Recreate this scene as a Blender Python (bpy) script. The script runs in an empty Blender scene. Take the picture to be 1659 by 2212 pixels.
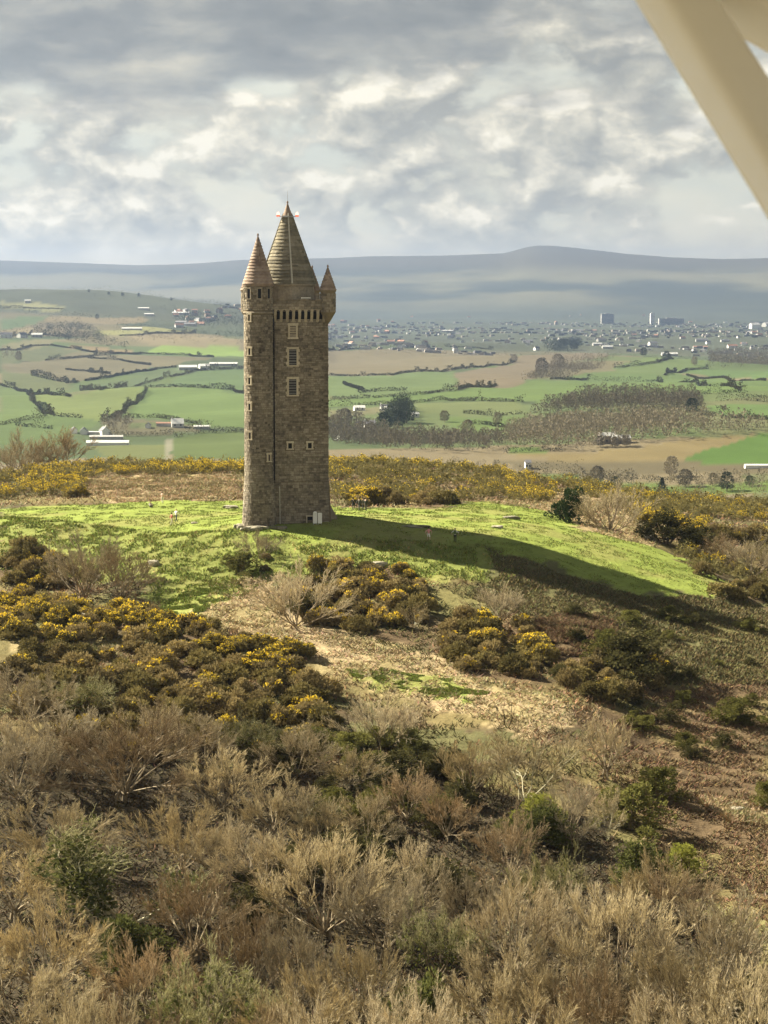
import bpy, bmesh, math, random
import numpy as np
from mathutils import Vector, Matrix

SC = bpy.context.scene
COL = SC.collection
R = math.radians

# ------------------------------------------------------------------ camera, sky, sun, exposure
FPX = 2371.0                       # focal length in pixels of the 768 x 1024 frame
PITCH = math.atan(218.0 / FPX)
ZC = 29.35
cam_d = bpy.data.cameras.new('camera')
cam = bpy.data.objects.new('camera', cam_d)
COL.objects.link(cam)
SC.camera = cam
cam.location = (0, 0, ZC)
cam.rotation_euler = (math.pi / 2 - PITCH, 0, 0)
cam_d.sensor_fit = 'VERTICAL'
cam_d.sensor_height = 24.0
cam_d.lens = FPX / 1024.0 * 24.0
cam_d.clip_start = 0.05
cam_d.clip_end = 90000
cam_d.dof.use_dof = True
cam_d.dof.focus_distance = 300
cam_d.dof.aperture_fstop = 11.0

SUN_EL, SUN_AZ = R(37), R(-63)     # azimuth from +Y towards +X: low sun on the left, a little beyond the tower
sv = Vector((math.sin(SUN_AZ) * math.cos(SUN_EL), math.cos(SUN_AZ) * math.cos(SUN_EL), math.sin(SUN_EL)))
sun_d = bpy.data.lights.new('sun', 'SUN')
sun_d.energy = 4.9
sun_d.angle = R(1.0)
sun_d.color = (1.0, 0.91, 0.72)
sun = bpy.data.objects.new('sun', sun_d)
COL.objects.link(sun)
sun.rotation_euler = sv.to_track_quat('Z', 'Y').to_euler()

SC.view_settings.view_transform = 'Standard'
SC.view_settings.look = 'None'
SC.view_settings.gamma = 1.0
SC.view_settings.use_curve_mapping = False
SC.view_settings.exposure = 2.24
SC.cycles.max_bounces = 5
SC.cycles.diffuse_bounces = 3
SC.cycles.glossy_bounces = 2
SC.cycles.volume_bounces = 0
SC.cycles.transparent_max_bounces = 8
SC.cycles.use_denoising = True
SC.cycles.adaptive_threshold = 0.02


class NT:
    """little helper to write node trees"""
    def __init__(self, tree):
        self.t = tree
        tree.nodes.clear()
    def n(self, kind, **kw):
        nd = self.t.nodes.new(kind)
        ins = kw.pop('ins', {})
        for k, v in kw.items():
            setattr(nd, k, v)
        for k, v in ins.items():
            self.set(nd.inputs[k], v)
        return nd
    def set(self, sock, v):
        if isinstance(v, bpy.types.NodeSocket):
            self.t.links.new(v, sock)
        else:
            sock.default_value = v
    def m(self, op, a, b=None, c=None, clamp=False):
        nd = self.t.nodes.new('ShaderNodeMath')
        nd.operation = op
        nd.use_clamp = clamp
        for i, v in enumerate((a, b, c)):
            if v is not None:
                self.set(nd.inputs[i], v)
        return nd.outputs[0]
    def vm(self, op, a, b=None):
        nd = self.t.nodes.new('ShaderNodeVectorMath')
        nd.operation = op
        self.set(nd.inputs[0], a)
        if b is not None:
            if op == 'SCALE':
                self.set(nd.inputs[3], b)
            else:
                self.set(nd.inputs[1], b)
        return nd.outputs[0]
    def noise(self, vec, scale, detail=5, rough=0.55, dist=0.0, color=False):
        nd = self.n('ShaderNodeTexNoise', ins={'Scale': scale, 'Detail': detail, 'Roughness': rough, 'Distortion': dist})
        if vec is not None:
            self.set(nd.inputs['Vector'], vec)
        return nd.outputs['Color' if color else 0]
    def mixc(self, f, a, b, blend='MIX'):
        nd = self.t.nodes.new('ShaderNodeMix')
        nd.data_type = 'RGBA'
        nd.blend_type = blend
        self.set(nd.inputs[0], f)
        for s, v in ((nd.inputs[6], a), (nd.inputs[7], b)):
            if isinstance(v, (tuple, list)) and len(v) == 3:
                v = (*v, 1)
            self.set(s, v)
        return nd.outputs[2]
    def ss(self, x, lo, hi, a=0.0, b=1.0):
        nd = self.n('ShaderNodeMapRange', interpolation_type='SMOOTHSTEP')
        self.set(nd.inputs[0], x)
        nd.inputs[1].default_value = lo
        nd.inputs[2].default_value = hi
        nd.inputs[3].default_value = a
        nd.inputs[4].default_value = b
        return nd.outputs[0]
    def ramp(self, f, stops):
        nd = self.t.nodes.new('ShaderNodeValToRGB')
        el = nd.color_ramp.elements
        while len(el) < len(stops):
            el.new(0.5)
        for e, (p, c) in zip(el, stops):
            e.position = p
            e.color = (*c, 1)
        self.set(nd.inputs[0], f)
        return nd.outputs[0]


def srgb(r, g, b):
    f = lambda c: (c / 255 / 12.92) if c <= 10 else ((c / 255 + 0.055) / 1.055) ** 2.4
    return (f(r), f(g), f(b))


world = bpy.data.worlds.new('World')
SC.world = world
world.use_nodes = True
w = NT(world.node_tree)
sky = w.n('ShaderNodeTexSky', sky_type='NISHITA', sun_disc=False, sun_elevation=SUN_EL, sun_rotation=SUN_AZ,
          air_density=1.0, dust_density=2.0, ozone_density=1.0, altitude=150.0)
tc = w.n('ShaderNodeTexCoord')
D = tc.outputs['Generated']
sep = w.n('ShaderNodeSeparateXYZ', ins={0: D})
dx, dy, dz = sep.outputs
el_s = w.m('MAXIMUM', dz, 0.0)
# cloud space: heaped clouds low over the horizon, flat grey sheets higher up
flat = w.n('ShaderNodeCombineXYZ', ins={0: dx, 1: dy, 2: w.m('MULTIPLY', dz, 1.6)}).outputs[0]
warp = w.noise(flat, 22, 5, 0.6, color=True)
P = w.vm('ADD', flat, w.vm('SCALE', w.vm('SUBTRACT', warp, (0.5, 0.5, 0.5)), 0.020))
P = w.vm('ADD', P, (0.37, 0.0, 0.61))
K = 2.5
kc = lambda r, g, b: tuple(c * K for c in srgb(r, g, b))
# thin bright veil between the clouds
veil = w.noise(w.n('ShaderNodeCombineXYZ', ins={0: dx, 1: dy, 2: w.m('MULTIPLY', dz, 4.0)}).outputs[0], 10.0, 5, 0.55)
gap = w.mixc(0.93, sky.outputs[0], w.mixc(w.ss(veil, .35, .65), kc(197, 201, 193), kc(218, 215, 198)))
# heaps: lit from the sun's side, grey below
off = (-0.005, 0.002, 0.013)
dens = w.noise(P, 26.0, 10, 0.57)
dens_s = w.noise(w.vm('ADD', P, off), 26.0, 10, 0.57)
big = w.noise(w.vm('ADD', P, (3.1, 0.0, 1.7)), 9.0, 2, 0.5)
lit = w.m('ADD', w.m('MULTIPLY', w.m('SUBTRACT', dens, dens_s), 3.4), 0.36)
lit = w.m('ADD', lit, w.m('MULTIPLY', w.m('SUBTRACT', dens, 0.5), 1.1))
lit = w.m('ADD', lit, w.m('MULTIPLY', w.m('SUBTRACT', w.noise(P, 80.0, 5, 0.6), 0.5), 0.3), clamp=True)
heap = w.ramp(lit, [(0.0, kc(164, 166, 162)), (0.34, kc(188, 188, 179)), (0.60, kc(209, 207, 195)), (0.82, kc(232, 228, 212)), (1.0, kc(250, 246, 232))])
cover = w.ss(w.m('ADD', dens, w.m('MULTIPLY', w.m('SUBTRACT', big, 0.5), 0.7)), 0.34, 0.50)
cover = w.m('MULTIPLY', cover, w.ss(el_s, 0.002, 0.034))
final = w.mixc(cover, gap, heap)
# the grey underside of the near deck
Pd = w.n('ShaderNodeCombineXYZ', ins={0: dx, 1: dy, 2: w.m('MULTIPLY', dz, 3.0)}).outputs[0]
Pd = w.vm('ADD', Pd, w.vm('SCALE', w.vm('SUBTRACT', warp, (0.5, 0.5, 0.5)), 0.03))
dk = w.noise(w.vm('ADD', Pd, (1.3, 0.0, 0.2)), 9.0, 8, 0.5)
dk2 = w.noise(w.vm('ADD', Pd, (5.3, 0.0, 2.2)), 17.0, 8, 0.55)
dpos = w.m('ADD', el_s, w.m('MULTIPLY', w.m('SUBTRACT', dk, 0.5), 0.17))
dpos = w.m('ADD', dpos, w.m('MULTIPLY', w.m('MAXIMUM', w.m('MINIMUM', dx, 0.25), -0.25), -0.10))
deck = w.ss(dpos, 0.070, 0.100, 0.0, 0.94)
deckc = w.ramp(dk2, [(0.28, kc(114, 121, 127)), (0.48, kc(141, 145, 147)), (0.60, kc(170, 171, 166)), (0.75, kc(208, 204, 189))])
final = w.mixc(deck, final, deckc)
# the sky brightens to a pale band along the whole horizon
hb = w.m('ADD', w.m('MULTIPLY', w.ss(el_s, 0.0, 0.055), -0.40), 1.40)
final = w.vm('MULTIPLY', w.vm('SCALE', final, hb), w.mixc(w.ss(el_s, 0.0, 0.06), (1.16, 1.06, 0.90), (1.05, 1.015, 0.94)))
bg = w.n('ShaderNodeBackground', ins={'Color': final, 'Strength': 0.1})
wo = w.n('ShaderNodeOutputWorld', ins={'Surface': bg.outputs[0]})

# ------------------------------------------------------------------ helpers
rng = np.random.default_rng(7)
S768 = 768.0 / 1659.0              # the survey points below were read off a 1659 x 2212 print of the view


def ray(px, py):
    """direction of a survey point, scaled so that its Y component is 1"""
    a = (px * S768 - 384) / FPX
    v = -(py * S768 - 512) / FPX
    y = math.cos(PITCH) + v * math.sin(PITCH)
    z = -math.sin(PITCH) + v * math.cos(PITCH)
    return a / y, z / y


def pt(px, py, Y):
    a, z = ray(px, py)
    return (a * Y, Y, ZC + z * Y)


def _hash(ix, iy, seed):
    h = (ix.astype(np.int64) * 374761393 + iy.astype(np.int64) * 668265263 + seed * 1442695041) & 0x7fffffff
    h = ((h ^ (h >> 13)) * 1274126177) & 0x7fffffff
    h = h ^ (h >> 16)
    return (h % 100003) / 100003.0


def vnoise(x, y, seed=0):
    x = np.asarray(x, float); y = np.asarray(y, float)
    ix = np.floor(x); iy = np.floor(y)
    fx = x - ix; fy = y - iy
    fx = fx * fx * (3 - 2 * fx); fy = fy * fy * (3 - 2 * fy)
    a = _hash(ix, iy, seed); b = _hash(ix + 1, iy, seed)
    c = _hash(ix, iy + 1, seed); d = _hash(ix + 1, iy + 1, seed)
    return (a * (1 - fx) + b * fx) * (1 - fy) + (c * (1 - fx) + d * fx) * fy


def fbm(x, y, octv=4, seed=0):
    s = 0; a = 0.5; t = 0
    for o in range(octv):
        s = s + a * vnoise(x * 2 ** o + 17.3 * o, y * 2 ** o - 9.1 * o, seed + o)
        t += a; a *= 0.5
    return s / t


def sstep(x, a, b):
    t = np.clip((np.asarray(x, float) - a) / (b - a), 0, 1)
    return t * t * (3 - 2 * t)


def inpoly(x, y, poly):
    x = np.asarray(x, float); y = np.asarray(y, float)
    r = np.zeros(x.shape, bool)
    n = len(poly)
    for i in range(n):
        x1, y1 = poly[i][:2]; x2, y2 = poly[(i + 1) % n][:2]
        c = (y1 > y) != (y2 > y)
        r ^= c & (x < (x2 - x1) * (y - y1) / ((y2 - y1) if y2 != y1 else 1e-9) + x1)
    return r


class MB:
    """collects geometry, then becomes ONE mesh"""
    def __init__(self):
        self.v = []; self.t = []; self.q = []; self.tm = []; self.qm = []; self.c = []; self.r = []; self.nv = 0
    def add(self, v, f, mat=0, col=None, rnd=None):
        v = np.asarray(v, float).reshape(-1, 3); f = np.asarray(f, np.int64)
        self.v.append(v)
        mats = np.full(len(f), mat) if np.isscalar(mat) else np.asarray(mat)
        if f.shape[1] == 3:
            self.t.append(f + self.nv); self.tm.append(mats)
        else:
            self.q.append(f + self.nv); self.qm.append(mats)
        if col is None: col = (1, 1, 1)
        self.c.append(np.broadcast_to(np.asarray(col, float), (len(v), 3)))
        if rnd is None: rnd = 0.0
        self.r.append(np.broadcast_to(np.asarray(rnd, float), (len(v),)))
        self.nv += len(v)
        return self
    def box(self, c, s, rz=0.0, mat=0, rnd=None, taper=1.0):
        sx, sy, sz = s[0] / 2, s[1] / 2, s[2] / 2
        p = np.array([[-sx, -sy, -sz], [sx, -sy, -sz], [sx, sy, -sz], [-sx, sy, -sz],
                      [-sx * taper, -sy * taper, sz], [sx * taper, -sy * taper, sz], [sx * taper, sy * taper, sz], [-sx * taper, sy * taper, sz]])
        if rz:
            ca, sa = math.cos(rz), math.sin(rz)
            p = np.c_[p[:, 0] * ca - p[:, 1] * sa, p[:, 0] * sa + p[:, 1] * ca, p[:, 2]]
        return self.add(p + np.asarray(c), [[0, 3, 2, 1], [4, 5, 6, 7], [0, 1, 5, 4], [1, 2, 6, 5], [2, 3, 7, 6], [3, 0, 4, 7]], mat, rnd=rnd)
    def lathe(self, prof, n=24, c=(0, 0), phase=0.0, mat=0, cap=True):
        a = phase + np.arange(n) * 2 * math.pi / n
        v = []
        for r, z in prof:
            v.append(np.c_[c[0] + r * np.cos(a), c[1] + r * np.sin(a), np.full(n, z)])
        k = len(prof)
        i = np.arange(n); j = (i + 1) % n
        f = np.concatenate([np.c_[l * n + i, l * n + j, (l + 1) * n + j, (l + 1) * n + i] for l in range(k - 1)])
        self.add(np.concatenate(v), f, mat)
        if cap:
            b = self.nv - k * n
            self.add([[c[0], c[1], prof[0][1]], [c[0], c[1], prof[-1][1]]], np.zeros((0, 3), int))
            c0 = self.nv - 2
            self.t.append(np.c_[np.full(n, c0), b + j, b + i]); self.tm.append(np.full(n, mat))
            self.t.append(np.c_[np.full(n, c0 + 1), b + (k - 1) * n + i, b + (k - 1) * n + j]); self.tm.append(np.full(n, mat))
        return self
    def tubes(self, P, Rr, n=3, mat=0, col=None, rnd=None):
        """P[m,k,3] polylines, Rr[m,k] radii"""
        m, k, _ = P.shape
        T = np.empty_like(P)
        T[:, 1:-1] = P[:, 2:] - P[:, :-2]
        T[:, 0] = P[:, 1] - P[:, 0]; T[:, -1] = P[:, -1] - P[:, -2]
        T /= np.linalg.norm(T, axis=2, keepdims=True) + 1e-9
        ref = np.where(np.abs(T[:, :1, 2:3]) > 0.8, np.array([1., 0, 0]), np.array([0, 0, 1.]))
        A = np.cross(T, np.broadcast_to(ref, T.shape)); A /= np.linalg.norm(A, axis=2, keepdims=True) + 1e-9
        B = np.cross(T, A)
        an = np.arange(n) * 2 * math.pi / n
        V = P[:, :, None, :] + Rr[:, :, None, None] * (A[:, :, None, :] * np.cos(an)[None, None, :, None] + B[:, :, None, :] * np.sin(an)[None, None, :, None])
        idx = np.arange(m * k * n).reshape(m, k, n)
        a = idx[:, :-1, :]; b = np.roll(idx, -1, axis=2)[:, :-1, :]
        c = np.roll(idx, -1, axis=2)[:, 1:, :]; d = idx[:, 1:, :]
        f = np.stack([a, b, c, d], -1).reshape(-1, 4)
        if rnd is not None: rnd = np.repeat(np.asarray(rnd), k * n)
        return self.add(V.reshape(-1, 3), f, mat, col, rnd)
    def arrays(self):
        v = np.concatenate(self.v)
        t = np.concatenate(self.t) if self.t else np.zeros((0, 3), np.int64)
        q = np.concatenate(self.q) if self.q else np.zeros((0, 4), np.int64)
        return v, t, q
    def mesh(self, name, mats, smooth=False):
        v, t, q = self.arrays()
        me = bpy.data.meshes.new(name)
        me.vertices.add(len(v)); me.vertices.foreach_set('co', v.astype(np.float32).ravel())
        nl = t.size + q.size
        me.loops.add(nl); me.loops.foreach_set('vertex_index', np.concatenate([t.ravel(), q.ravel()]).astype(np.int32))
        npoly = len(t) + len(q)
        me.polygons.add(npoly)
        st = np.concatenate([np.arange(len(t)) * 3, t.size + np.arange(len(q)) * 4]).astype(np.int32)
        me.polygons.foreach_set('loop_start', st)
        mi = np.concatenate(self.tm + self.qm) if npoly else np.zeros(0)
        for m in (mats if isinstance(mats, (list, tuple)) else [mats]):
            me.materials.append(m)
        me.polygons.foreach_set('material_index', mi.astype(np.int32))
        me.polygons.foreach_set('use_smooth', np.full(npoly, smooth))
        c = np.concatenate(self.c)
        if not np.all(c == 1):
            at = me.color_attributes.new('Col', 'FLOAT_COLOR', 'POINT')
            at.data.foreach_set('color', np.c_[c, np.ones(len(c))].astype(np.float32).ravel())
        r = np.concatenate(self.r)
        if np.any(r != 0):
            at = me.attributes.new('rnd', 'FLOAT', 'POINT')
            at.data.foreach_set('value', r.astype(np.float32))
        me.update(calc_edges=True)
        me.validate()
        return me


def obj(name, data, parent=None, loc=None, rz=0.0, sc=None):
    o = bpy.data.objects.new(name, data)
    COL.objects.link(o)
    if parent is not None: o.parent = parent
    if loc is not None: o.location = loc
    if rz: o.rotation_euler = (0, 0, rz)
    if sc is not None: o.scale = (sc, sc, sc) if np.isscalar(sc) else sc
    return o


def tag(o, label=None, cat=None, group=None, kind=None):
    if label: o['label'] = label
    if cat: o['category'] = cat
    if group: o['group'] = group
    if kind: o['kind'] = kind
    return o


def copy_tree(o, parent=None):
    c = o.copy(); COL.objects.link(c); c.parent = parent
    for ch in o.children:
        copy_tree(ch, c)
    return c


# ------------------------------------------------------------------ materials
def mat(name, build, rough=0.85, spec=0.2):
    m = bpy.data.materials.new(name); m.use_nodes = True
    t = NT(m.node_tree)
    b = t.n('ShaderNodeBsdfPrincipled', ins={'Roughness': rough, 'Specular IOR Level': spec})
    t.n('ShaderNodeOutputMaterial', ins={'Surface': b.outputs[0]})
    build(t, b)
    return m


def bump(t, b, h, strength=0.4, dist=0.05):
    nd = t.n('ShaderNodeBump', ins={'Strength': strength, 'Distance': dist, 'Height': h})
    t.set(b.inputs['Normal'], nd.outputs[0])


def m_var(name, c1, c2, scale=3.0, rough=0.85, spec=0.2, objvar=0.25, bmp=0.0, coord='Object'):
    """two-tone noise colour with a brightness shift per object"""
    def f(t, b):
        co = t.n('ShaderNodeTexCoord').outputs[coord]
        n = t.noise(co, scale, 6, 0.6)
        c = t.mixc(t.ss(n, 0.3, 0.7), c1, c2)
        oi = t.n('ShaderNodeObjectInfo').outputs['Random']
        k = t.m('ADD', t.m('MULTIPLY', oi, objvar), 1 - objvar / 2)
        c = t.mixc(1.0, c, t.n('ShaderNodeCombineColor', ins={0: k, 1: k, 2: k}).outputs[0], 'MULTIPLY')
        t.set(b.inputs['Base Color'], c)
        if bmp: bump(t, b, n, bmp)
    return mat(name, f, rough, spec)


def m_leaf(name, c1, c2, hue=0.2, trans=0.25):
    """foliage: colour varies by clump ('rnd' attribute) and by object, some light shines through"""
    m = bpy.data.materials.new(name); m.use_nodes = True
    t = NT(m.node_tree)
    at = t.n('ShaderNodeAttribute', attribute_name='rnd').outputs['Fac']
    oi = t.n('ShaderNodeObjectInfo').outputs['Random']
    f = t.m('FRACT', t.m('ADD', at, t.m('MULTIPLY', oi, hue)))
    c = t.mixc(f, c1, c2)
    k = t.m('ADD', t.m('MULTIPLY', oi, 0.5), 0.75)
    c = t.mixc(1.0, c, t.n('ShaderNodeCombineColor', ins={0: k, 1: k, 2: k}).outputs[0], 'MULTIPLY')
    d = t.n('ShaderNodeBsdfDiffuse', ins={'Color': c, 'Roughness': 0.9})
    out = d.outputs[0]
    if trans:
        tr = t.n('ShaderNodeBsdfTranslucent', ins={'Color': c})
        out = t.n('ShaderNodeMixShader', ins={0: trans, 1: out, 2: tr.outputs[0]}).outputs[0]
    t.n('ShaderNodeOutputMaterial', ins={'Surface': out})
    return m


def m_col(name, scale=0.0, rough=0.9, amt=0.35, trans=0.0):
    """base colour stored on the mesh, with procedural grain"""
    def f(t, b):
        c = t.n('ShaderNodeAttribute', attribute_name='Col').outputs['Color']
        if scale:
            co = t.n('ShaderNodeTexCoord').outputs['Object']
            n = t.noise(co, scale, 6, 0.6)
            k = t.m('ADD', t.m('MULTIPLY', n, amt * 2), 1 - amt)
            c = t.mixc(1.0, c, t.n('ShaderNodeCombineColor', ins={0: k, 1: k, 2: k}).outputs[0], 'MULTIPLY')
        t.set(b.inputs['Base Color'], c)
    return mat(name, f, rough, 0.1)

# ------------------------------------------------------------------ terrain heights
CTRL = [  # survey px, py, distance, lowered by plant height
    (60, 1090, 345, 0), (300, 1085, 345, 0), (500, 1085, 340, 0), (800, 1097, 335, 0), (1050, 1088, 345, 0), (1190, 1110, 340, 0),
    (380, 1130, 314, 0), (250, 1112, 325, 0), (560, 1138, 298, 0), (620, 1133, 300, 0), (720, 1119, 304, 0), (640, 1112, 311, 0), (900, 1130, 306, 0), (1100, 1130, 314, 0), (1300, 1180, 306, 0),
    (0, 1110, 335, 0), (100, 1165, 304, .3), (300, 1180, 298, .2), (450, 1175, 295, .1), (620, 1160, 294, 0), (850, 1165, 293.5, 0), (1000, 1172, 293, 0),
    (1100, 1190, 291, 0), (1300, 1235, 290, 0), (1530, 1275, 292, 0),
    (300, 1250, 282, .4), (500, 1250, 281, .4), (750, 1230, 282, .4), (950, 1250, 279, .4), (1150, 1300, 273, .4), (1400, 1350, 270, .4), (1650, 1350, 278, .5),
    (100, 1270, 282, 1.5), (330, 1310, 269, .4), (480, 1300, 269, .4), (550, 1340, 262, .4), (700, 1330, 263, 1.0), (900, 1380, 255, .5),
    (0, 1310, 246, 1.4), (250, 1345, 241, 1.4), (450, 1390, 237, 1.4), (650, 1440, 233, 1.4), (720, 1475, 231, 1.2),
    (100, 1450, 223, 1.3), (400, 1500, 216, 1.5), (650, 1560, 212, 1.5),
    (800, 1400, 249, 0), (900, 1440, 243, 0), (1000, 1480, 236, 0), (1200, 1540, 227, 0), (1050, 1545, 225, 0), (1200, 1600, 217, 0),
    (1100, 1400, 250, 1.0), (1400, 1450, 250, .6), (1250, 1350, 263, .5), (1600, 1450, 257, .5), (1400, 1600, 226, 1.0), (1600, 1650, 224, .3), (1250, 1680, 205, 1.0),
    (1620, 1750, 205, .2), (1640, 1900, 182, .5), (1640, 2150, 150, 1.5),
    (0, 1050, 376, 1.0), (300, 1050, 372, .3), (200, 1003, 420, 1.2), (450, 1003, 420, 1.2), (900, 1000, 420, 1.2), (900, 1060, 365, 1.2), (1100, 1050, 385, 1.2), (1250, 1080, 372, .8),
    (1450, 1105, 372, 1.2), (1600, 1115, 374, 1.2), (1659, 1160, 345, 1.2), (1500, 1190, 322, .8), (1640, 1250, 312, .8), (1300, 1140, 335, .2), (1420, 1165, 325, .3),
    (1450, 1075, 410, 1.0), (1650, 1085, 415, 1.0), (1250, 1045, 420, 1.0),
]
CW = [pt(a, b, c)[:2] + (pt(a, b, c)[2] - d,) for a, b, c, d in CTRL]
CW += [(-40, 185, -13.6), (-15, 185, -14.4), (10, 185, -15), (-40, 160, -15.6), (-15, 160, -16.2), (10, 160, -16.6), (26, 165, -15.5), (-40, 130, -16.6), (-10, 130, -17),
       (20, 130, -16.4), (-40, 95, -20), (0, 95, -22), (40, 95, -20), (0, 60, -28), (-60, 60, -27), (60, 60, -25), (0, 20, -34), (-90, 20, -34), (90, 20, -33), (0, -40, -42),
       (-110, 330, -6), (-120, 260, -12), (-110, 190, -18), (-110, 120, -24), (-110, 420, -10), (110, 330, -14), (120, 260, -18), (110, 190, -18), (110, 120, -22), (110, 420, -18),
       (-40, 470, -6), (0, 470, -6.5), (40, 470, -10), (80, 470, -16), (-60, 540, -22), (0, 540, -23), (60, 540, -27), (-200, 400, -40), (200, 400, -45), (-200, 200, -40), (200, 200, -42), (-200, 50, -46), (200, 50, -46)]
CW = np.array(CW)


def _phi(d2):
    return 0.5 * d2 * np.log(d2 + 1e-6)


def _tps():
    s = 100.0
    xy = CW[:, :2] / s
    n = len(xy)
    d2 = ((xy[:, None] - xy[None]) ** 2).sum(-1)
    A = np.zeros((n + 3, n + 3))
    A[:n, :n] = _phi(d2) + np.eye(n) * 2e-4
    A[:n, n] = 1; A[:n, n + 1:] = xy
    A[n, :n] = 1; A[n + 1:, :n] = xy.T
    return np.linalg.solve(A, np.r_[CW[:, 2], 0, 0, 0]), xy, s


_TW, _TXY, _TS = _tps()


def near_h(x, y):
    x = np.asarray(x, float).ravel() / _TS; y = np.asarray(y, float).ravel() / _TS
    out = np.empty(len(x))
    for i in range(0, len(x), 40000):
        a = x[i:i + 40000]; b = y[i:i + 40000]
        d2 = (a[:, None] - _TXY[:, 0]) ** 2 + (b[:, None] - _TXY[:, 1]) ** 2
        out[i:i + 40000] = _phi(d2) @ _TW[:-3] + _TW[-3] + _TW[-2] * a + _TW[-1] * b
    return out


RIDGE = np.array([(-600, 566), (-300, 560), (0, 563), (100, 566), (300, 573), (380, 571), (440, 568), (520, 561), (720, 557), (800, 553), (950, 552), (1085, 547), (1110, 541), (1140, 533), (1165, 530), (1200, 531),
                  (1250, 536), (1350, 548), (1450, 556), (1560, 560), (1659, 558), (1900, 560), (2300, 566)], float)
RAZ = np.array([ray(a, 600)[0] for a, b in RIDGE]); REL = np.array([ray(800, b)[1] for a, b in RIDGE])


def far_h(x, y):
    x = np.asarray(x, float); y = np.asarray(y, float)
    r = np.hypot(x, y); az = x / np.maximum(y, 1.0)
    z = -76 - 20 * sstep(r, 1800, 5200)
    dr = (fbm(x / 420, y / 420, 3, 5) - 0.5) * 44 + (fbm(x / 1100, y / 1100, 2, 9) - 0.5) * 40
    z = z + dr * sstep(r, 650, 1300) * (1 - 0.75 * sstep(r, 5200, 8000))
    # wooded hills on the left
    crest = np.interp(az, [-0.6, -0.3, -0.162, -0.13, -0.11, -0.085, -0.06, -0.045, -0.02], [120, 150, 142, 143, 134, 118, 98, 70, 0])
    z = z + crest * np.exp(-((r - 6300) / np.where(r < 6300, 1500., 1100.)) ** 2)
    # brown field bank at the right under the wood
    z = z + 10 * np.exp(-((x - 190) / 170) ** 2 - ((y - 1550) / 180) ** 2)
    # mountain wall behind the town
    el = np.interp(az, RAZ, REL)
    Rm = 17500.0
    hz = (ZC + el * Rm / np.sqrt(1 + 0 * az)) - z
    prof = np.where(r < Rm, sstep(r, 11800, Rm * 1.02) ** 1.15, 1 - 0.9 * sstep(r, Rm, 21500))
    rough = (fbm(x / 1500, y / 1500, 4, 21) - 0.5) * 80 * sstep(r, 12000, 14000) * (1 - sstep(r, 15800, 17000))
    return z + hz * prof + rough


def H(x, y, detail=True):
    x = np.asarray(x, float); y = np.asarray(y, float)
    sh = x.shape
    x = x.ravel(); y = y.ravel()
    r = np.hypot(x, y)
    wgt = sstep(np.maximum(r, np.abs(x) * 2.6), 455, 690)
    z = far_h(x, y)
    nr = wgt < 1
    if nr.any():
        nh = near_h(x[nr], y[nr])
        z[nr] = nh * (1 - wgt[nr]) + z[nr] * wgt[nr]
        if detail:
            ro = rough_amt(x[nr], y[nr])
            z[nr] += ((fbm(x[nr] / 2.3, y[nr] / 2.3, 3, 31) - 0.5) * 0.9 + (fbm(x[nr] / 9, y[nr] / 9, 2, 37) - 0.5) * 1.2) * ro
    return z.reshape(sh)


def hit(px, py, y0=60.0, y1=21000.0):
    """where the line of sight of a survey point meets the ground"""
    a, zs = ray(px, py)
    Y = np.geomspace(y0, y1, 2600)
    h = H(a * Y, Y, False)
    below = np.nonzero(ZC + zs * Y < h)[0]
    k = below[0] if len(below) else len(Y) - 1
    return (a * Y[k], Y[k], h[k])


def wpoly(pts, y0=60.0, y1=21000.0):
    return [hit(p[0], p[1], y0, y1)[:2] for p in pts]


LAWN = None
NEAR_ZONES = []
def rough_amt(x, y):
    if LAWN is None: return np.zeros(len(x))
    d = inpoly(x, y, LAWN)
    near_t = np.exp(-(((x + 12) / 9) ** 2 + ((y - 304) / 9) ** 2))
    tu = inpoly(x, y, NEAR_ZONES[1][1]) if len(NEAR_ZONES) > 1 else False
    return np.where(d, 0.16, np.where(tu, .85, 0.55)) * (1 - 0.95 * near_t)


z3 = lambda L: [(x * .3395, 523 + y * .3395) for x, y in L]           # other survey sheets
z4 = lambda L: [(683.9 + x * .5878, 523 + y * .5878) for x, y in L]

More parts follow.
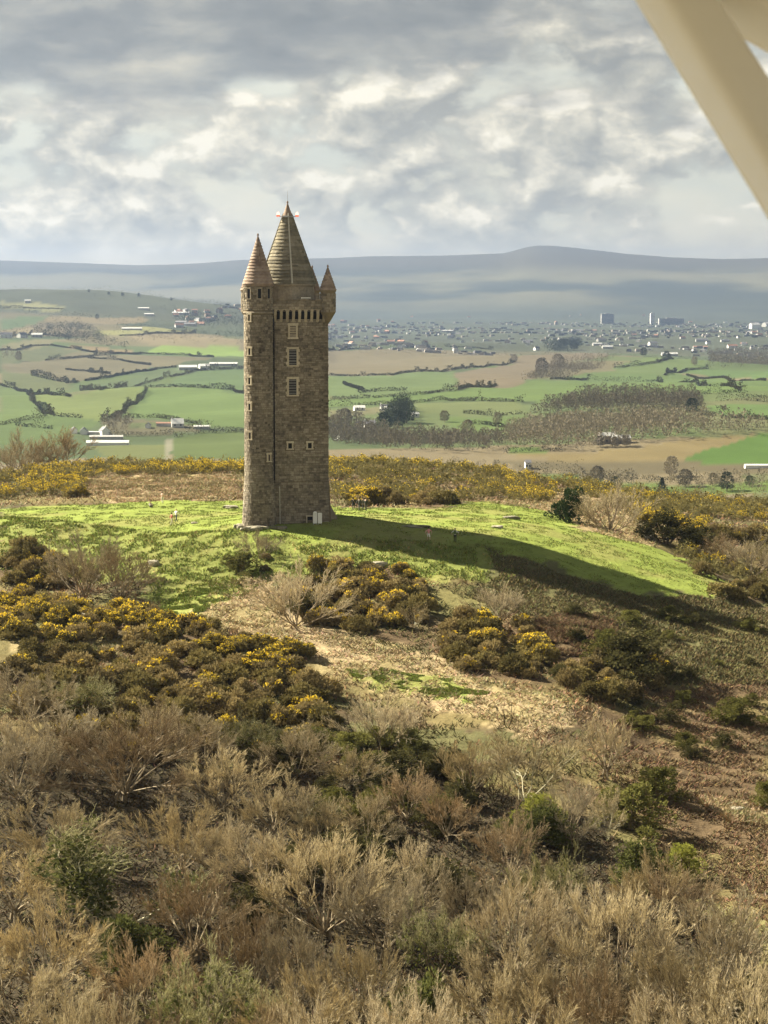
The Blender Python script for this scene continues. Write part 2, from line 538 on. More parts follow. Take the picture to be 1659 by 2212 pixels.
LAWN_P = [(0, 1097), (300, 1083), (520, 1083), (700, 1090), (740, 1098), (900, 1100), (1050, 1085), (1190, 1107), (1300, 1155), (1420, 1190), (1540, 1240), (1530, 1290), (1380, 1290), (1200, 1235),
          (1050, 1182), (850, 1174), (650, 1167), (480, 1165), (350, 1155), (200, 1135), (0, 1128)]
LAWN = wpoly(LAWN_P)
NEAR_ZONES = [  # (ground kind, outline)
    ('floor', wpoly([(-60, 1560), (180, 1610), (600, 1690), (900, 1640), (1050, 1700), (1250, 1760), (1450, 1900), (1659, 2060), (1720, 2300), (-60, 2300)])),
    ('tussock', wpoly([(0, 1115), (350, 1150), (650, 1163), (1050, 1178), (1140, 1225), (1100, 1262), (930, 1255), (800, 1225), (700, 1262), (600, 1240), (560, 1275), (480, 1300), (360, 1325), (320, 1270), (200, 1245), (0, 1235)])),
    ('olive', wpoly([(1050, 1182), (1200, 1235), (1380, 1290), (1530, 1290), (1659, 1310), (1659, 1480), (1450, 1480), (1250, 1400), (1120, 1330), (1000, 1290), (1080, 1250)])),
    ('straw', wpoly([(1060, 1088), (1160, 1075), (1260, 1055), (1380, 1085), (1450, 1120), (1420, 1188), (1300, 1155), (1190, 1107)], 60, 440)),
    ('lawn', LAWN),
    ('straw', wpoly([(455, 1255), (600, 1250), (600, 1330), (720, 1370), (830, 1395), (1000, 1440), (1110, 1485), (1230, 1525), (1250, 1565), (1140, 1585), (980, 1545), (870, 1505), (750, 1460), (600, 1405), (440, 1330)])),
    ('lawn', wpoly([(340, 1312), (470, 1255), (500, 1290), (440, 1325), (380, 1330)])),
    ('lawn', wpoly([(735, 1428), (850, 1450), (1000, 1475), (1060, 1500), (960, 1512), (860, 1490), (760, 1465)])),
    ('straw', wpoly([(190, 1032), (520, 1028), (522, 1078), (260, 1082), (170, 1065)], 60, 440)),
    ('straw', wpoly([(80, 1370), (280, 1410), (330, 1450), (180, 1450), (60, 1420)])),
    ('rust', wpoly([(1330, 1560), (1500, 1490), (1659, 1470), (1659, 2000), (1560, 1900), (1400, 1780), (1290, 1680)])),
    ('rust', wpoly([(1150, 1330), (1330, 1340), (1330, 1420), (1180, 1420)])),
    ('straw', wpoly([(1500, 1730), (1659, 1740), (1659, 1790), (1580, 1780)])),
    ('green', wpoly([(1590, 2120), (1659, 2090), (1659, 2212), (1560, 2212)])),
]
GCOL = {'floor': (.045, .036, .022), 'lawn': (.162, .197, .043), 'tussock': (.142, .16, .042), 'olive': (.095, .09, .04), 'straw': (.265, .205, .118), 'rust': (.105, .074, .042), 'green': (.09, .12, .03), 'scrub': (.075, .058, .032)}  # 'rust', 'olive' and 'floor' darkened: slope and wood shade put into the colour


def sRGBalb(c, k=0.34):
    v = np.array(srgb(*c)); v = v * .76 + v.mean() * .24
    return tuple(np.minimum(.6, v * k * np.array((1.0, .97, .82))))


soft = lambda c: tuple(.72 * a + .28 * b for a, b in zip(c, (124, 130, 96))) if c[0] > c[1] else c
FIELDS = [(sRGBalb(soft(c)), wpoly(p, 620)) for c, p in [
    ((112, 140, 78), z3([(0, 1165), (340, 1105), (520, 1125), (640, 1145), (600, 1180), (450, 1200), (440, 1290), (300, 1300), (0, 1290)])),
    ((118, 145, 78), z3([(0, 920), (180, 960), (230, 1040), (340, 1105), (100, 1150), (0, 1165)])),
    ((134, 154, 84), z3([(190, 960), (450, 985), (620, 945), (900, 915), (940, 940), (880, 1020), (740, 1105), (640, 1140), (520, 1120), (340, 1105), (230, 1040)])),
    ((122, 152, 82), z3([(910, 930), (1100, 920), (1400, 935), (1650, 975), (1650, 1200), (1250, 1165), (1100, 1130), (900, 1115), (760, 1110), (880, 1020)])),
    ((112, 142, 88), z3([(900, 915), (1250, 820), (1650, 800), (1650, 970), (1400, 930), (950, 920)])),
    ((112, 134, 92), z3([(510, 940), (900, 860), (1120, 800), (1240, 825), (900, 905), (640, 945)])),
    ((142, 132, 108), z3([(0, 780), (300, 755), (600, 730), (1000, 790), (960, 800), (550, 880), (430, 900), (0, 800)])),
    ((122, 134, 88), z3([(0, 800), (420, 900), (500, 935), (180, 950), (0, 905)])),
    ((148, 138, 112), z3([(330, 660), (560, 690), (700, 715), (1360, 735), (1100, 790), (980, 790), (700, 740), (300, 755)])),
    ((120, 130, 92), z3([(0, 690), (330, 660), (560, 700), (300, 755), (0, 775)])),
    ((158, 195, 85), z3([(930, 705), (1020, 663), (1200, 658), (1650, 690), (1650, 728), (1360, 730), (1100, 715)])),
    ((190, 158, 118), z3([(420, 660), (600, 665), (850, 690), (840, 712), (680, 708), (540, 685)])),
    ((190, 168, 135), z3([(800, 600), (1380, 588), (1510, 630), (1490, 662), (1020, 662), (900, 640)])),
    ((176, 178, 112), z3([(560, 572), (800, 558), (1210, 558), (1240, 580), (800, 597), (690, 597)])),
    ((182, 160, 128), z3([(300, 478), (920, 478), (940, 505), (720, 524), (290, 505)])),
    ((186, 165, 130), z3([(0, 582), (190, 540), (230, 580), (100, 605), (0, 605)])),
    ((112, 140, 96), z3([(0, 490), (300, 470), (290, 500), (200, 530), (0, 565)])),
    ((160, 162, 112), z3([(0, 380), (260, 390), (450, 430), (300, 445), (0, 425)])),
    ((165, 160, 120), z3([(0, 655), (180, 625), (400, 615), (330, 655), (0, 690)])),
    ((128, 140, 80), z3([(560, 1290), (1050, 1290), (1050, 1390), (700, 1390)])),
    ((112, 134, 70), z3([(1100, 1250), (1300, 1215), (1650, 1200), (1650, 1390), (1100, 1390)])),
    ((130, 122, 100), z3([(640, 1140), (760, 1115), (1000, 1140), (1250, 1170), (1300, 1200), (1100, 1220), (850, 1240), (700, 1235)])),
    ((120, 136, 90), z3([(790, 1165), (950, 1145), (1080, 1150), (1000, 1175), (850, 1185)])),
    ((178, 175, 165), z3([(1045, 1265), (1090, 1250), (1100, 1255), (1090, 1300), (1085, 1400), (1050, 1400)])),
    ((158, 142, 118), z4([(-20, 395), (300, 388), (700, 408), (740, 440), (500, 470), (280, 490), (-20, 485)])),
    ((156, 136, 120), z4([(510, 480), (730, 445), (850, 408), (1060, 408), (1200, 420), (900, 442), (830, 480), (760, 520), (520, 543)])),
    ((122, 148, 92), z4([(-20, 490), (280, 490), (500, 475), (515, 540), (200, 575), (-20, 565)])),
    ((122, 152, 82), z4([(-20, 585), (520, 547), (760, 522), (1000, 507), (1400, 522), (1590, 552), (1200, 562), (1000, 557), (850, 592), (460, 582), (200, 602), (-20, 605)])),
    ((120, 150, 82), z4([(880, 500), (1000, 480), (1250, 470), (1360, 490), (1500, 500), (1700, 510), (1700, 545), (1590, 547), (1380, 517)])),
    ((124, 150, 86), z4([(1090, 462), (1200, 430), (1440, 430), (1440, 467), (1290, 490), (1100, 480)])),
    ((116, 150, 84), z4([(1360, 470), (1700, 470), (1700, 505), (1500, 500)])),
    ((116, 150, 80), z4([(1420, 600), (1700, 597), (1700, 655), (1500, 642)])),
    ((130, 146, 92), z4([(355, 590), (750, 590), (760, 630), (560, 642), (360, 622)])),
    ((118, 146, 76), z4([(470, 645), (800, 638), (690, 680), (690, 702), (540, 702)])),
    ((150, 148, 112), z4([(40, 620), (240, 605), (250, 625), (150, 645), (40, 640)])),
    ((176, 150, 100), z4([(600, 787), (1000, 772), (1200, 752), (1400, 722), (1610, 708), (1340, 802), (1100, 812), (800, 797)])),
    ((104, 146, 58), z4([(1345, 802), (1480, 752), (1600, 711), (1720, 702), (1720, 822), (1500, 827), (1380, 822)])),
    ((136, 120, 98), z4([(590, 797), (800, 802), (1100, 814), (1340, 807), (1720, 825), (1720, 855), (1300, 852), (780, 842)])),
    ((118, 148, 68), z4([(700, 752), (850, 760), (850, 775), (700, 775)])),
    ((122, 150, 66), z4([(780, 862), (900, 852), (1060, 882), (1350, 892), (1720, 880), (1720, 915), (1340, 927), (1200, 922), (900, 882)])),
]]

HEDGES_P = [  # lines between fields
    z3([(0, 915), (90, 935), (190, 960), (330, 975), (450, 985)]), z3([(180, 965), (205, 1000), (245, 1050), (340, 1108), (520, 1120)]), z3([(0, 1165), (100, 1150), (300, 1110)]),
    z3([(510, 940), (640, 945), (760, 925), (900, 908), (1010, 880), (1240, 825)]), z3([(950, 925), (1100, 922), (1250, 927), (1400, 935), (1480, 945), (1600, 968)]),
    z3([(935, 945), (880, 1020), (800, 1070), (740, 1110), (640, 1145)]), z3([(760, 1112), (900, 1120), (1000, 1118), (1100, 1132), (1280, 1168)]), z3([(1200, 1190), (1400, 1195), (1620, 1198)]),
    z3([(1110, 1245), (1300, 1218), (1620, 1212)]), z3([(540, 885), (700, 862), (850, 832), (1000, 808), (1120, 798)]), z3([(290, 755), (500, 738), (700, 715), (900, 712), (1200, 722), (1360, 733)]),
    z3([(560, 740), (760, 752), (960, 785)]), z3([(330, 662), (480, 680), (620, 705)]), z3([(200, 850), (330, 880), (430, 897), (500, 895)]), z3([(1240, 822), (1400, 812), (1600, 806)]),
    z3([(420, 815), (560, 825), (700, 840)]), z3([(760, 598), (900, 594), (1100, 582), (1250, 582)]), z3([(700, 1232), (850, 1238), (1000, 1232), (1110, 1222)]), z3([(100, 1170), (200, 1180), (330, 1190)]),
    z3([(0, 690), (200, 662), (330, 660)]), z3([(0, 425), (200, 425), (400, 428)]), z3([(0, 605), (250, 590), (450, 610)]),
    z4([(45, 490), (280, 490), (500, 470), (730, 440)]), z4([(60, 578), (200, 573), (400, 560), (520, 545), (660, 528)]), z4([(45, 605), (200, 600), (460, 580), (620, 585), (760, 590)]),
    z4([(860, 505), (1000, 507), (1250, 512), (1400, 522), (1560, 548)]), z4([(1090, 465), (1250, 445), (1310, 430)]), z4([(760, 632), (650, 640), (540, 630)]), z4([(1360, 490), (1500, 500), (1650, 510)]),
    z4([(1280, 490), (1360, 472), (1440, 466)]), z4([(1300, 560), (1450, 558), (1580, 552)]), z4([(560, 668), (620, 672), (690, 682)]), z4([(1470, 585), (1560, 582), (1659, 590)]), z4([(1400, 632), (1520, 645), (1659, 655)]),
    z4([(780, 845), (900, 852), (1060, 868), (1200, 872), (1400, 878)]), z4([(690, 775), (800, 772), (900, 768)]), z4([(470, 385), (560, 388), (650, 398)]), z4([(45, 400), (120, 395), (200, 392)]),
    z4([(100, 520), (150, 540), (170, 545)]), z4([(150, 556), (240, 548), (330, 546)]),
]


def zone_colors(x, y, z):
    """base colour of the soil and sward: the right slope and wood floor carry shade as darker colour"""
    n = len(x)
    r = np.hypot(x, y)
    c = np.zeros((n, 3))
    # farmland patchwork everywhere beyond the hill
    u = x / 210 + 1.1 * (fbm(x / 500, y / 500, 2, 3) - .5); v = y / 330 + 1.1 * (fbm(x / 500, y / 500, 2, 4) - .5)
    h = _hash(np.floor(u), np.floor(v), 77)
    pal = np.array([sRGBalb(q) for q in [(112, 136, 84), (122, 142, 90), (106, 128, 84), (150, 142, 108), (132, 140, 96), (116, 140, 82), (160, 146, 118), (100, 118, 80)]])
    c[:] = pal[(h * len(pal)).astype(int) % len(pal)]
    twn = sstep(r, 4600, 5600)[:, None]
    tcol = np.array(sRGBalb((108, 118, 100))) * (0.7 + 0.6 * fbm(x / 260, y / 260, 3, 61))[:, None]
    c = c * (1 - twn) + tcol * twn
    mt = sstep(r, 12500, 14500)[:, None]
    mp = fbm(x / 900, y / 900, 4, 71)
    mw = sstep(mp, .38, .62)[:, None]
    mcol = np.array(sRGBalb((92, 100, 80), .36)) * (1 - mw) + np.array(sRGBalb((146, 142, 108), .46)) * mw
    top = sstep(z, 120, 260)[:, None]
    mcol = mcol * (1 - top) + np.array(sRGBalb((126, 118, 88))) * top
    c = c * (1 - mt) + mcol * mt
    for col, poly in FIELDS:
        ins = inpoly(x, y, poly) & (r > 600)
        c[ins] = np.array(col)
    # the near hill
    wx = x + (fbm(x / 3, y / 3, 3, 11) - .5) * 5.5 + (fbm(x / 14, y / 14, 2, 14) - .5) * 6
    wy = y + (fbm(x / 3, y / 3, 3, 12) - .5) * 9.0 + (fbm(x / 14, y / 14, 2, 15) - .5) * 8
    nz = r < 640
    g = np.tile(np.array(GCOL['scrub']), (n, 1))
    pt_ = fbm(x / 6, y / 6, 3, 19)
    g = np.where((pt_ > .56)[:, None], np.array(GCOL['rust']) * .9, g)
    g = np.where((pt_ < .40)[:, None], np.array(GCOL['olive']) * .9, g)
    for k, poly in NEAR_ZONES:
        ins = nz.copy()
        ins[nz] = inpoly(wx[nz], wy[nz], poly)
        g[ins] = np.array(GCOL[k])
    # worn and mossy patches
    f1 = fbm(x / 1.6, y / 1.6, 3, 41)[:, None]
    f2 = fbm(x / 7, y / 7, 3, 43)[:, None]
    g = g * (0.70 + 0.60 * f1)
    g = g * (1 - .45 * sstep(f2, .48, .66)) + np.array((.19, .165, .065)) * .45 * sstep(f2, .48, .66)
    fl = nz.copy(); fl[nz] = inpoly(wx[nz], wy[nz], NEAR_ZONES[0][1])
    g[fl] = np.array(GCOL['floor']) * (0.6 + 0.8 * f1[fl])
    wn = (1 - sstep(r, 470, 600))[:, None]
    c = c * (1 - wn) + g * wn
    return c * (0.9 + 0.2 * fbm(x / 60, y / 60, 3, 47))[:, None]


def ground_kind(x, y):
    k = np.full(len(x), 'scrub', dtype='<U8')
    for kk, poly in NEAR_ZONES:
        k[inpoly(x, y, poly)] = kk
    return k


def build_ground():
    az = np.concatenate([np.linspace(-1.15, -.21, 32)[:-1], np.linspace(-.21, .21, 256), np.linspace(.21, 1.15, 32)[1:]])
    rr = np.concatenate([np.geomspace(6, 110, 30)[:-1], np.arange(110, 460, 1.15), np.geomspace(460, 20000, 380)])
    A, Rr = np.meshgrid(az, rr)
    x = (Rr * np.sin(A)).ravel(); y = (Rr * np.cos(A)).ravel()
    z = H(x, y)
    nr, nc = A.shape
    i = np.arange(nr * nc).reshape(nr, nc)
    f = np.stack([i[:-1, :-1], i[:-1, 1:], i[1:, 1:], i[1:, :-1]], -1).reshape(-1, 4)
    mb = MB(); mb.add(np.c_[x, y, z], f, 0, zone_colors(x, y, z))
    m = bpy.data.materials.new('ground'); m.use_nodes = True
    t = NT(m.node_tree)
    b = t.n('ShaderNodeBsdfPrincipled', ins={'Roughness': .95, 'Specular IOR Level': .05})
    t.n('ShaderNodeOutputMaterial', ins={'Surface': b.outputs[0]})
    c = t.n('ShaderNodeAttribute', attribute_name='Col').outputs['Color']
    co = t.n('ShaderNodeTexCoord').outputs['Object']
    n1 = t.noise(co, 1.7, 7, .65); n2 = t.noise(co, .035, 5, .6)
    k = t.m('MULTIPLY', t.m('ADD', t.m('MULTIPLY', n1, .8), .6), t.m('ADD', t.m('MULTIPLY', n2, .5), .75))
    c = t.mixc(1.0, c, t.n('ShaderNodeCombineColor', ins={0: k, 1: k, 2: k}).outputs[0], 'MULTIPLY')
    t.set(b.inputs['Base Color'], c)
    bump(t, b, n1, .9, .25)
    o = obj('ground', mb.mesh('ground', m, True))
    tag(o, 'hilltop lawn, scrub slope and patchwork farmland running out to blue hills', None, None, 'structure')
    return o


build_ground()

# air: the far hills fade to blue
hz = MB(); hz.box((0, 10150, 140), (40000, 20900, 530))
hm = bpy.data.materials.new('haze'); hm.use_nodes = True
t = NT(hm.node_tree)
pv = t.n('ShaderNodeVolumePrincipled', ins={'Color': (.46, .63, 1.0, 1), 'Density': 6.0e-5, 'Anisotropy': 0.78})
t.n('ShaderNodeOutputMaterial', ins={'Volume': pv.outputs[0]})
haze = obj('haze', hz.mesh('haze', hm))
tag(haze, 'thin blue haze over the valley', None, None, 'stuff')

# ------------------------------------------------------------------ the tower
def m_stone(name, stops, sc=3.6):
    def f(t, b):
        at = t.n('ShaderNodeAttribute', attribute_name='rnd').outputs['Fac']
        oi = t.n('ShaderNodeObjectInfo').outputs['Random']
        geo = t.n('ShaderNodeNewGeometry').outputs['Position']
        n = t.noise(geo, sc, 7, .65)
        n2 = t.noise(geo, .23, 4, .6)
        fac = t.m('FRACT', t.m('ADD', at, oi))
        fac = t.m('ADD', t.m('ADD', t.m('MULTIPLY', fac, .44), .18), t.m('MULTIPLY', t.m('SUBTRACT', n, .5), 1.0))
        fac = t.m('ADD', fac, t.m('MULTIPLY', t.m('SUBTRACT', n2, .45), .8), clamp=True)
        st = t.noise(t.vm('MULTIPLY', geo, (1.1, 1.1, .10)), 1.0, 5, .6)
        fac = t.m('ADD', fac, t.m('MULTIPLY', t.m('SUBTRACT', st, .5), .55), clamp=True)
        c = t.ramp(fac, stops)
        t.set(b.inputs['Base Color'], c)
        bump(t, b, n, .7, .05)
    return mat(name, f, .92, .1)


M_RUBBLE = m_stone('rubble_stone', [(0, (.065, .055, .042)), (.3, (.165, .14, .105)), (.55, (.24, .205, .152)), (.8, (.32, .278, .212)), (1, (.44, .39, .305))])
M_MORTAR = m_stone('mortar', [(0, (.10, .08, .055)), (.5, (.16, .13, .085)), (1, (.24, .195, .13))])
M_DRESS = m_stone('dressed_stone', [(0, (.34, .29, .21)), (.5, (.46, .40, .295)), (1, (.58, .51, .39))])
M_SLATE = m_stone('roof_stone', [(0, (.07, .063, .046)), (.35, (.135, .12, .085)), (.7, (.215, .19, .138)), (1, (.31, .275, .205))], 1.3)
M_CAPS = m_stone('cap_stone', [(0, (.12, .085, .066)), (.35, (.20, .15, .118)), (.7, (.29, .228, .178)), (1, (.38, .31, .25))], 1.3)
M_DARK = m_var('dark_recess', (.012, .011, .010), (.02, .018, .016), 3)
M_LOUVRE = m_var('grey_louvre', (.13, .125, .115), (.17, .16, .14), 4)
M_WHITE = m_var('white_paint', (.72, .71, .67), (.80, .79, .75), 5, .6)
M_METAL = m_var('grey_metal', (.22, .22, .22), (.30, .30, .29), 8, .5, .4)
M_LEAD = m_var('pale_lead', (.36, .34, .28), (.46, .43, .36), 4, .7)

A0 = R(11)
TX, TY = -15.85, 300.0
tower = obj('stone_tower', None, loc=(TX, TY, 0), rz=A0)
tag(tower, 'tall brown stone tower with round stair turret and conical roofs on the hilltop', 'tower')
S = 8.9
CX, CY = S / 2, S / 2              # local frame: u along the front, v into depth, front-left corner at the turret axis
RT = 1.80


def batter(z):
    return np.where(np.asarray(z) < 5.6, .07 + .05 * (5.6 - np.asarray(z)), 0.0)


# core of the walls
mb = MB()
ringz = [-3.0, 0, 2.5, 5.6, 5.61, 28.0]
vs = []
for z in ringz:
    o_ = float(batter(min(z, 5.599)) if z <= 5.6 else 0)
    vs.append([(-o_, -o_, z), (S + o_, -o_, z), (S + o_, S + o_, z), (-o_, S + o_, z)])
f = []
for l in range(len(ringz) - 1):
    for i in range(4):
        j = (i + 1) % 4
        f.append([l * 4 + i, l * 4 + j, l * 4 + 4 + j, l * 4 + 4 + i])
f.append([len(ringz) * 4 - 4 + i for i in range(4)])
mb.add(np.array(vs).reshape(-1, 3), f)
wall = obj('wall', mb.mesh('tower_wall', M_MORTAR), tower)
mb = MB()
mb.lathe([(RT + .50, -3), (RT + .35, 0), (RT + .07, 5.6), (RT, 5.62), (RT, 30.55)], 40)
turret = obj('stair_turret', mb.mesh('stair_turret', M_MORTAR, False), tower)


# one stone block: chamfered front, shared by every stone
def block_mesh(name, m):
    b = MB(); c = .86
    v = [(-.5, 0, -.5), (.5, 0, -.5), (.5, 0, .5), (-.5, 0, .5), (-.5 * c, -1, -.5 * c), (.5 * c, -1, -.5 * c), (.5 * c, -1, .5 * c), (-.5 * c, -1, .5 * c)]
    b.add(v, [[4, 5, 6, 7], [0, 1, 5, 4], [1, 2, 6, 5], [2, 3, 7, 6], [3, 0, 4, 7]])
    return b


BV = block_mesh('b', M_RUBBLE)
BLOCKV, _, BLOCKQ = BV.arrays()
BLOCK = BV.mesh('stone_block', M_RUBBLE)
prng = np.random.default_rng(3)

OPEN_F = [  # openings on the front wall: centre u, z0, z1, width, kind
    (0, 0, 0, 0, '')]


def loc_z(fy):                      # full-size photo row -> height on the tower front
    a, zz = ray(800, fy * .80456)
    return ZC + zz * 301.0


def loc_u(fx):
    a, zz = ray(fx * .80456, 1000)
    return (a * 301.0 - TX) / math.cos(A0) - .12


FRONT_OPEN = [
    (loc_u(790), loc_z(910), loc_z(868), 1.25, 'blank'), (loc_u(789.5), loc_z(984), loc_z(932), 1.45, 'louvre'), (loc_u(789), loc_z(1064), loc_z(1012), 1.45, 'louvre'),
    (loc_u(781.5), loc_z(1207), loc_z(1185), .85, 'slit'), (loc_u(834), loc_z(1207), loc_z(1185), .85, 'slit'), (loc_u(833), -.3, 1.25, .95, 'door')]
TUR_OPEN = [  # angle from facing the viewer (right positive), z centre, kind
    (-34, loc_z(852), 'slit'), (-33, loc_z(942), 'slit'), (-34, loc_z(1020), 'slit'), (-34, loc_z(1089), 'slit'), (-33, loc_z(1166), 'slit'), (45, loc_z(1225), 'slit')]

indiv = []; rest = MB(); rest_t = MB()


def put_stone(M, w, h, d, rnd_, face, store):
    Vv = BLOCKV * np.array([w, d, h])
    P = Vv @ np.array(M)[:3, :3].T + np.array(M)[:3, 3]
    store.add(P, BLOCKQ, 0, rnd=rnd_)


for face in range(4):
    z = -1.2
    while z < 27.3:
        hh = prng.uniform(.17, .36) if z > 5 else prng.uniform(.22, .42)
        if z + hh > 27.4: break
        u = -.05
        while u < S:
            ww = prng.uniform(.24, .8)
            if u + ww > S - .3: ww = S - u + .04
            zc, uc = z + hh / 2, u + ww / 2
            corner = (u < .02 or u + ww >= S)
            if corner and prng.random() < .6: pass
            ok = True
            if face == 0:
                for ou, z0, z1, ow, kd in FRONT_OPEN:
                    if abs(uc - ou) < (ow + ww) / 2 - .12 and z + hh > z0 + .08 and z < z1 - .05: ok = False
                if uc < 1.55: ok = False
            if face == 3 and uc > S - 1.5: ok = False
            if ok:
                bo = float(batter(zc)); d = prng.uniform(.03, .085)
                tilt = math.atan(.05) if z < 5.6 else 0
                base = {0: (uc, -bo, 0), 1: (S + bo, uc, math.pi / 2), 2: (S - uc, S + bo, math.pi), 3: (-bo, S - uc, -math.pi / 2)}[face]
                M = Matrix.Translation((base[0], base[1], zc)) @ Matrix.Rotation(base[2], 4, 'Z') @ Matrix.Rotation(-tilt, 4, 'X') @ Matrix.Rotation(prng.normal(0, .012), 4, 'Y')
                w_, h_ = ww - prng.uniform(.015, .05), hh - prng.uniform(.015, .05)
                if face == 0: indiv.append((w_ * h_, M, w_, h_, d))
                else: put_stone(M, w_, h_, d, prng.random(), face, rest)
            u += ww
        z += hh
indiv.sort(key=lambda q: -q[0])
for k, (a_, M, w_, h_, d) in enumerate(indiv):
    if k < 290:
        o = obj('stone', BLOCK, wall)
        o.matrix_local = M @ Matrix.Diagonal((w_, d, h_, 1))
    else:
        put_stone(M, w_, h_, d, prng.random(), 0, rest)
tag(obj('stonework', rest.mesh('stonework', M_RUBBLE), wall), kind='stuff')
# turret stones
tind = []
z = -1.0
while z < 30.2:
    hh = prng.uniform(.2, .36)
    if z + hh > 30.5: break
    if not (26.75 < z + hh / 2 < 27.25):
        a = prng.uniform(0, 1); a1 = a + 2 * math.pi
        while a < a1 - .1:
            r_ = RT + float(np.where(z < 5.6, .07 + .05 * (5.6 - z), 0))
            da = prng.uniform(.26, .62) / r_
            if a + da > a1 - .12: da = a1 - a
            ac = a + da / 2                       # angle from -v axis (front), counter-clockwise seen from above
            vis = math.degrees(ac) % 360
            th = (vis - 0 + 180) % 360 - 180      # 0 = local front
            thv = th + 11                         # from the viewer
            zc = z + hh / 2
            ok = True
            for oa, oz, kd in TUR_OPEN:
                if abs(((thv - oa) + 180) % 360 - 180) < 15 and abs(zc - oz) < .62: ok = False
            if 28.55 < zc < 30.2 and min(abs(thv - q) for q in (-78, -36, 8, 48)) < 13: ok = False
            if th > 70 and th < 200 and zc < 26.8 and False: ok = False
            if ok:
                d = prng.uniform(.03, .07)
                ar = R(th)
                M = Matrix.Translation((r_ * math.sin(ar), -r_ * math.cos(ar), zc)) @ Matrix.Rotation(ar, 4, 'Z') @ Matrix.Rotation(math.atan(-.034) if z < 5.6 else 0, 4, 'X')
                w_, h_ = da * r_ - .03, hh - .03
                tind.append(((w_ * h_) if -95 < thv < 60 else 0, M, w_, h_, d))
            a += da
    z += hh
tind.sort(key=lambda q: -q[0])
for k, (a_, M, w_, h_, d) in enumerate(tind):
    if k < 260 and a_ > 0:
        o = obj('stone', BLOCK, turret)
        o.matrix_local = M @ Matrix.Diagonal((w_, d, h_, 1))
    else:
        put_stone(M, w_, h_, d, prng.random(), 0, rest_t)
tag(obj('stonework', rest_t.mesh('turret_stonework', M_RUBBLE), turret), kind='stuff')


# windows
def window(parent, M, w_, z0, z1, kind):
    win = obj('window' if kind != 'door' else 'doorway', None, parent)
    win.matrix_local = M
    h_ = z1 - z0
    fw = .24 if w_ > 1 else .18
    if kind == 'door': fw = .12
    fr = MB()
    fr.box((-w_ / 2 + fw / 2, -.06, h_ / 2), (fw, .16, h_), rnd=.3); fr.box((w_ / 2 - fw / 2, -.06, h_ / 2), (fw, .16, h_), rnd=.5)
    fr.box((0, -.065, h_ - fw / 2), (w_ + .1, .17, fw + .06), rnd=.4)
    if kind != 'door': fr.box((0, -.08, fw * .4), (w_ + .14, .2, fw * .8), rnd=.2)
    if kind == 'louvre':
        for q in range(5):               # long-and-short blocks up the jambs
            zz = fw + (q + .5) * (h_ - 2 * fw) / 5
            if q % 2 == 0:
                for s_ in (-1, 1): fr.box((s_ * (w_ / 2 + .02), -.062, zz), (.26, .165, .36), rnd=.1 * q)
    obj('frame', fr.mesh('window_frame', M_DRESS), win)
    iw = w_ - 2 * fw
    pn = MB(); pn.box((0, -.012, h_ / 2), (iw + .02, .02, h_ - fw))
    obj('pane', pn.mesh('window_pane', M_DRESS if kind == 'blank' else M_DARK), win)
    if kind in ('louvre', 'blank'):
        ns = 6 if kind == 'louvre' else 5
        for q in range(ns):
            zz = fw + (q + .5) * (h_ - 2 * fw) / ns
            lv = MB(); lv.add([(-iw / 2, -.10, zz - .09), (iw / 2, -.10, zz - .09), (iw / 2, -.025, zz + .07), (-iw / 2, -.025, zz + .07), (-iw / 2, -.10, zz - .12), (iw / 2, -.10, zz - .12), (iw / 2, -.025, zz + .04), (-iw / 2, -.025, zz + .04)],
                              [[0, 1, 2, 3], [4, 7, 6, 5], [0, 4, 5, 1], [2, 6, 7, 3], [1, 5, 6, 2], [3, 7, 4, 0]])
            obj('slat', lv.mesh('louvre_slat', M_LOUVRE if kind == 'louvre' else M_RUBBLE), win)
    return win


for ou, z0, z1, ow, kd in FRONT_OPEN:
    bo = float(batter(z0)) if kd == 'door' else 0
    window(tower, Matrix.Translation((ou, -bo + (.07 if kd == 'door' else 0), z0)), ow, z0, z1, kd)
for oa, oz, kd in TUR_OPEN:
    ar = R(oa - 11)
    rr_ = RT + float(batter(oz))
    window(tower, Matrix.Translation((rr_ * math.sin(ar), -rr_ * math.cos(ar), oz - .58)) @ Matrix.Rotation(ar, 4, 'Z') @ Matrix.Translation((0, -.035, 0)), .68, 0, 1.16, 'slit')
for vis in (-78, -36, 8, 48):            # openings of the turret's top storey
    ar = R(vis - 11)
    wn = obj('window', None, tower)
    wn.matrix_local = Matrix.Translation((RT * math.sin(ar), -RT * math.cos(ar), 28.75)) @ Matrix.Rotation(ar, 4, 'Z')
    fr = MB()
    for s_ in (-1, 1): fr.box((s_ * .29, -.03, .65), (.16, .14, 1.3), rnd=.5)
    fr.box((0, -.032, 1.34), (.74, .15, .2), rnd=.4); fr.box((0, -.034, -.02), (.74, .16, .14), rnd=.6)
    obj('frame', fr.mesh('turret_window_frame', M_RUBBLE), wn)
    pn = MB(); pn.box((0, -.02, .65), (.44, .05, 1.22)); obj('pane', pn.mesh('turret_window_pane', M_DARK), wn)

# string courses, caps and roofs
mb = MB(); mb.lathe([(RT, 26.88), (RT + .15, 26.95), (RT + .15, 27.06), (RT + .05, 27.14)], 40); mb.r = [np.full(len(v), .6) for v in mb.v]
obj('string_course', mb.mesh('string_course', M_RUBBLE), turret)
mb = MB(); mb.lathe([(RT + .02, 30.3), (RT + .14, 30.42), (RT + .14, 30.6), (RT, 30.62)], 40)
obj('cornice', mb.mesh('cornice', M_CAPS), turret)


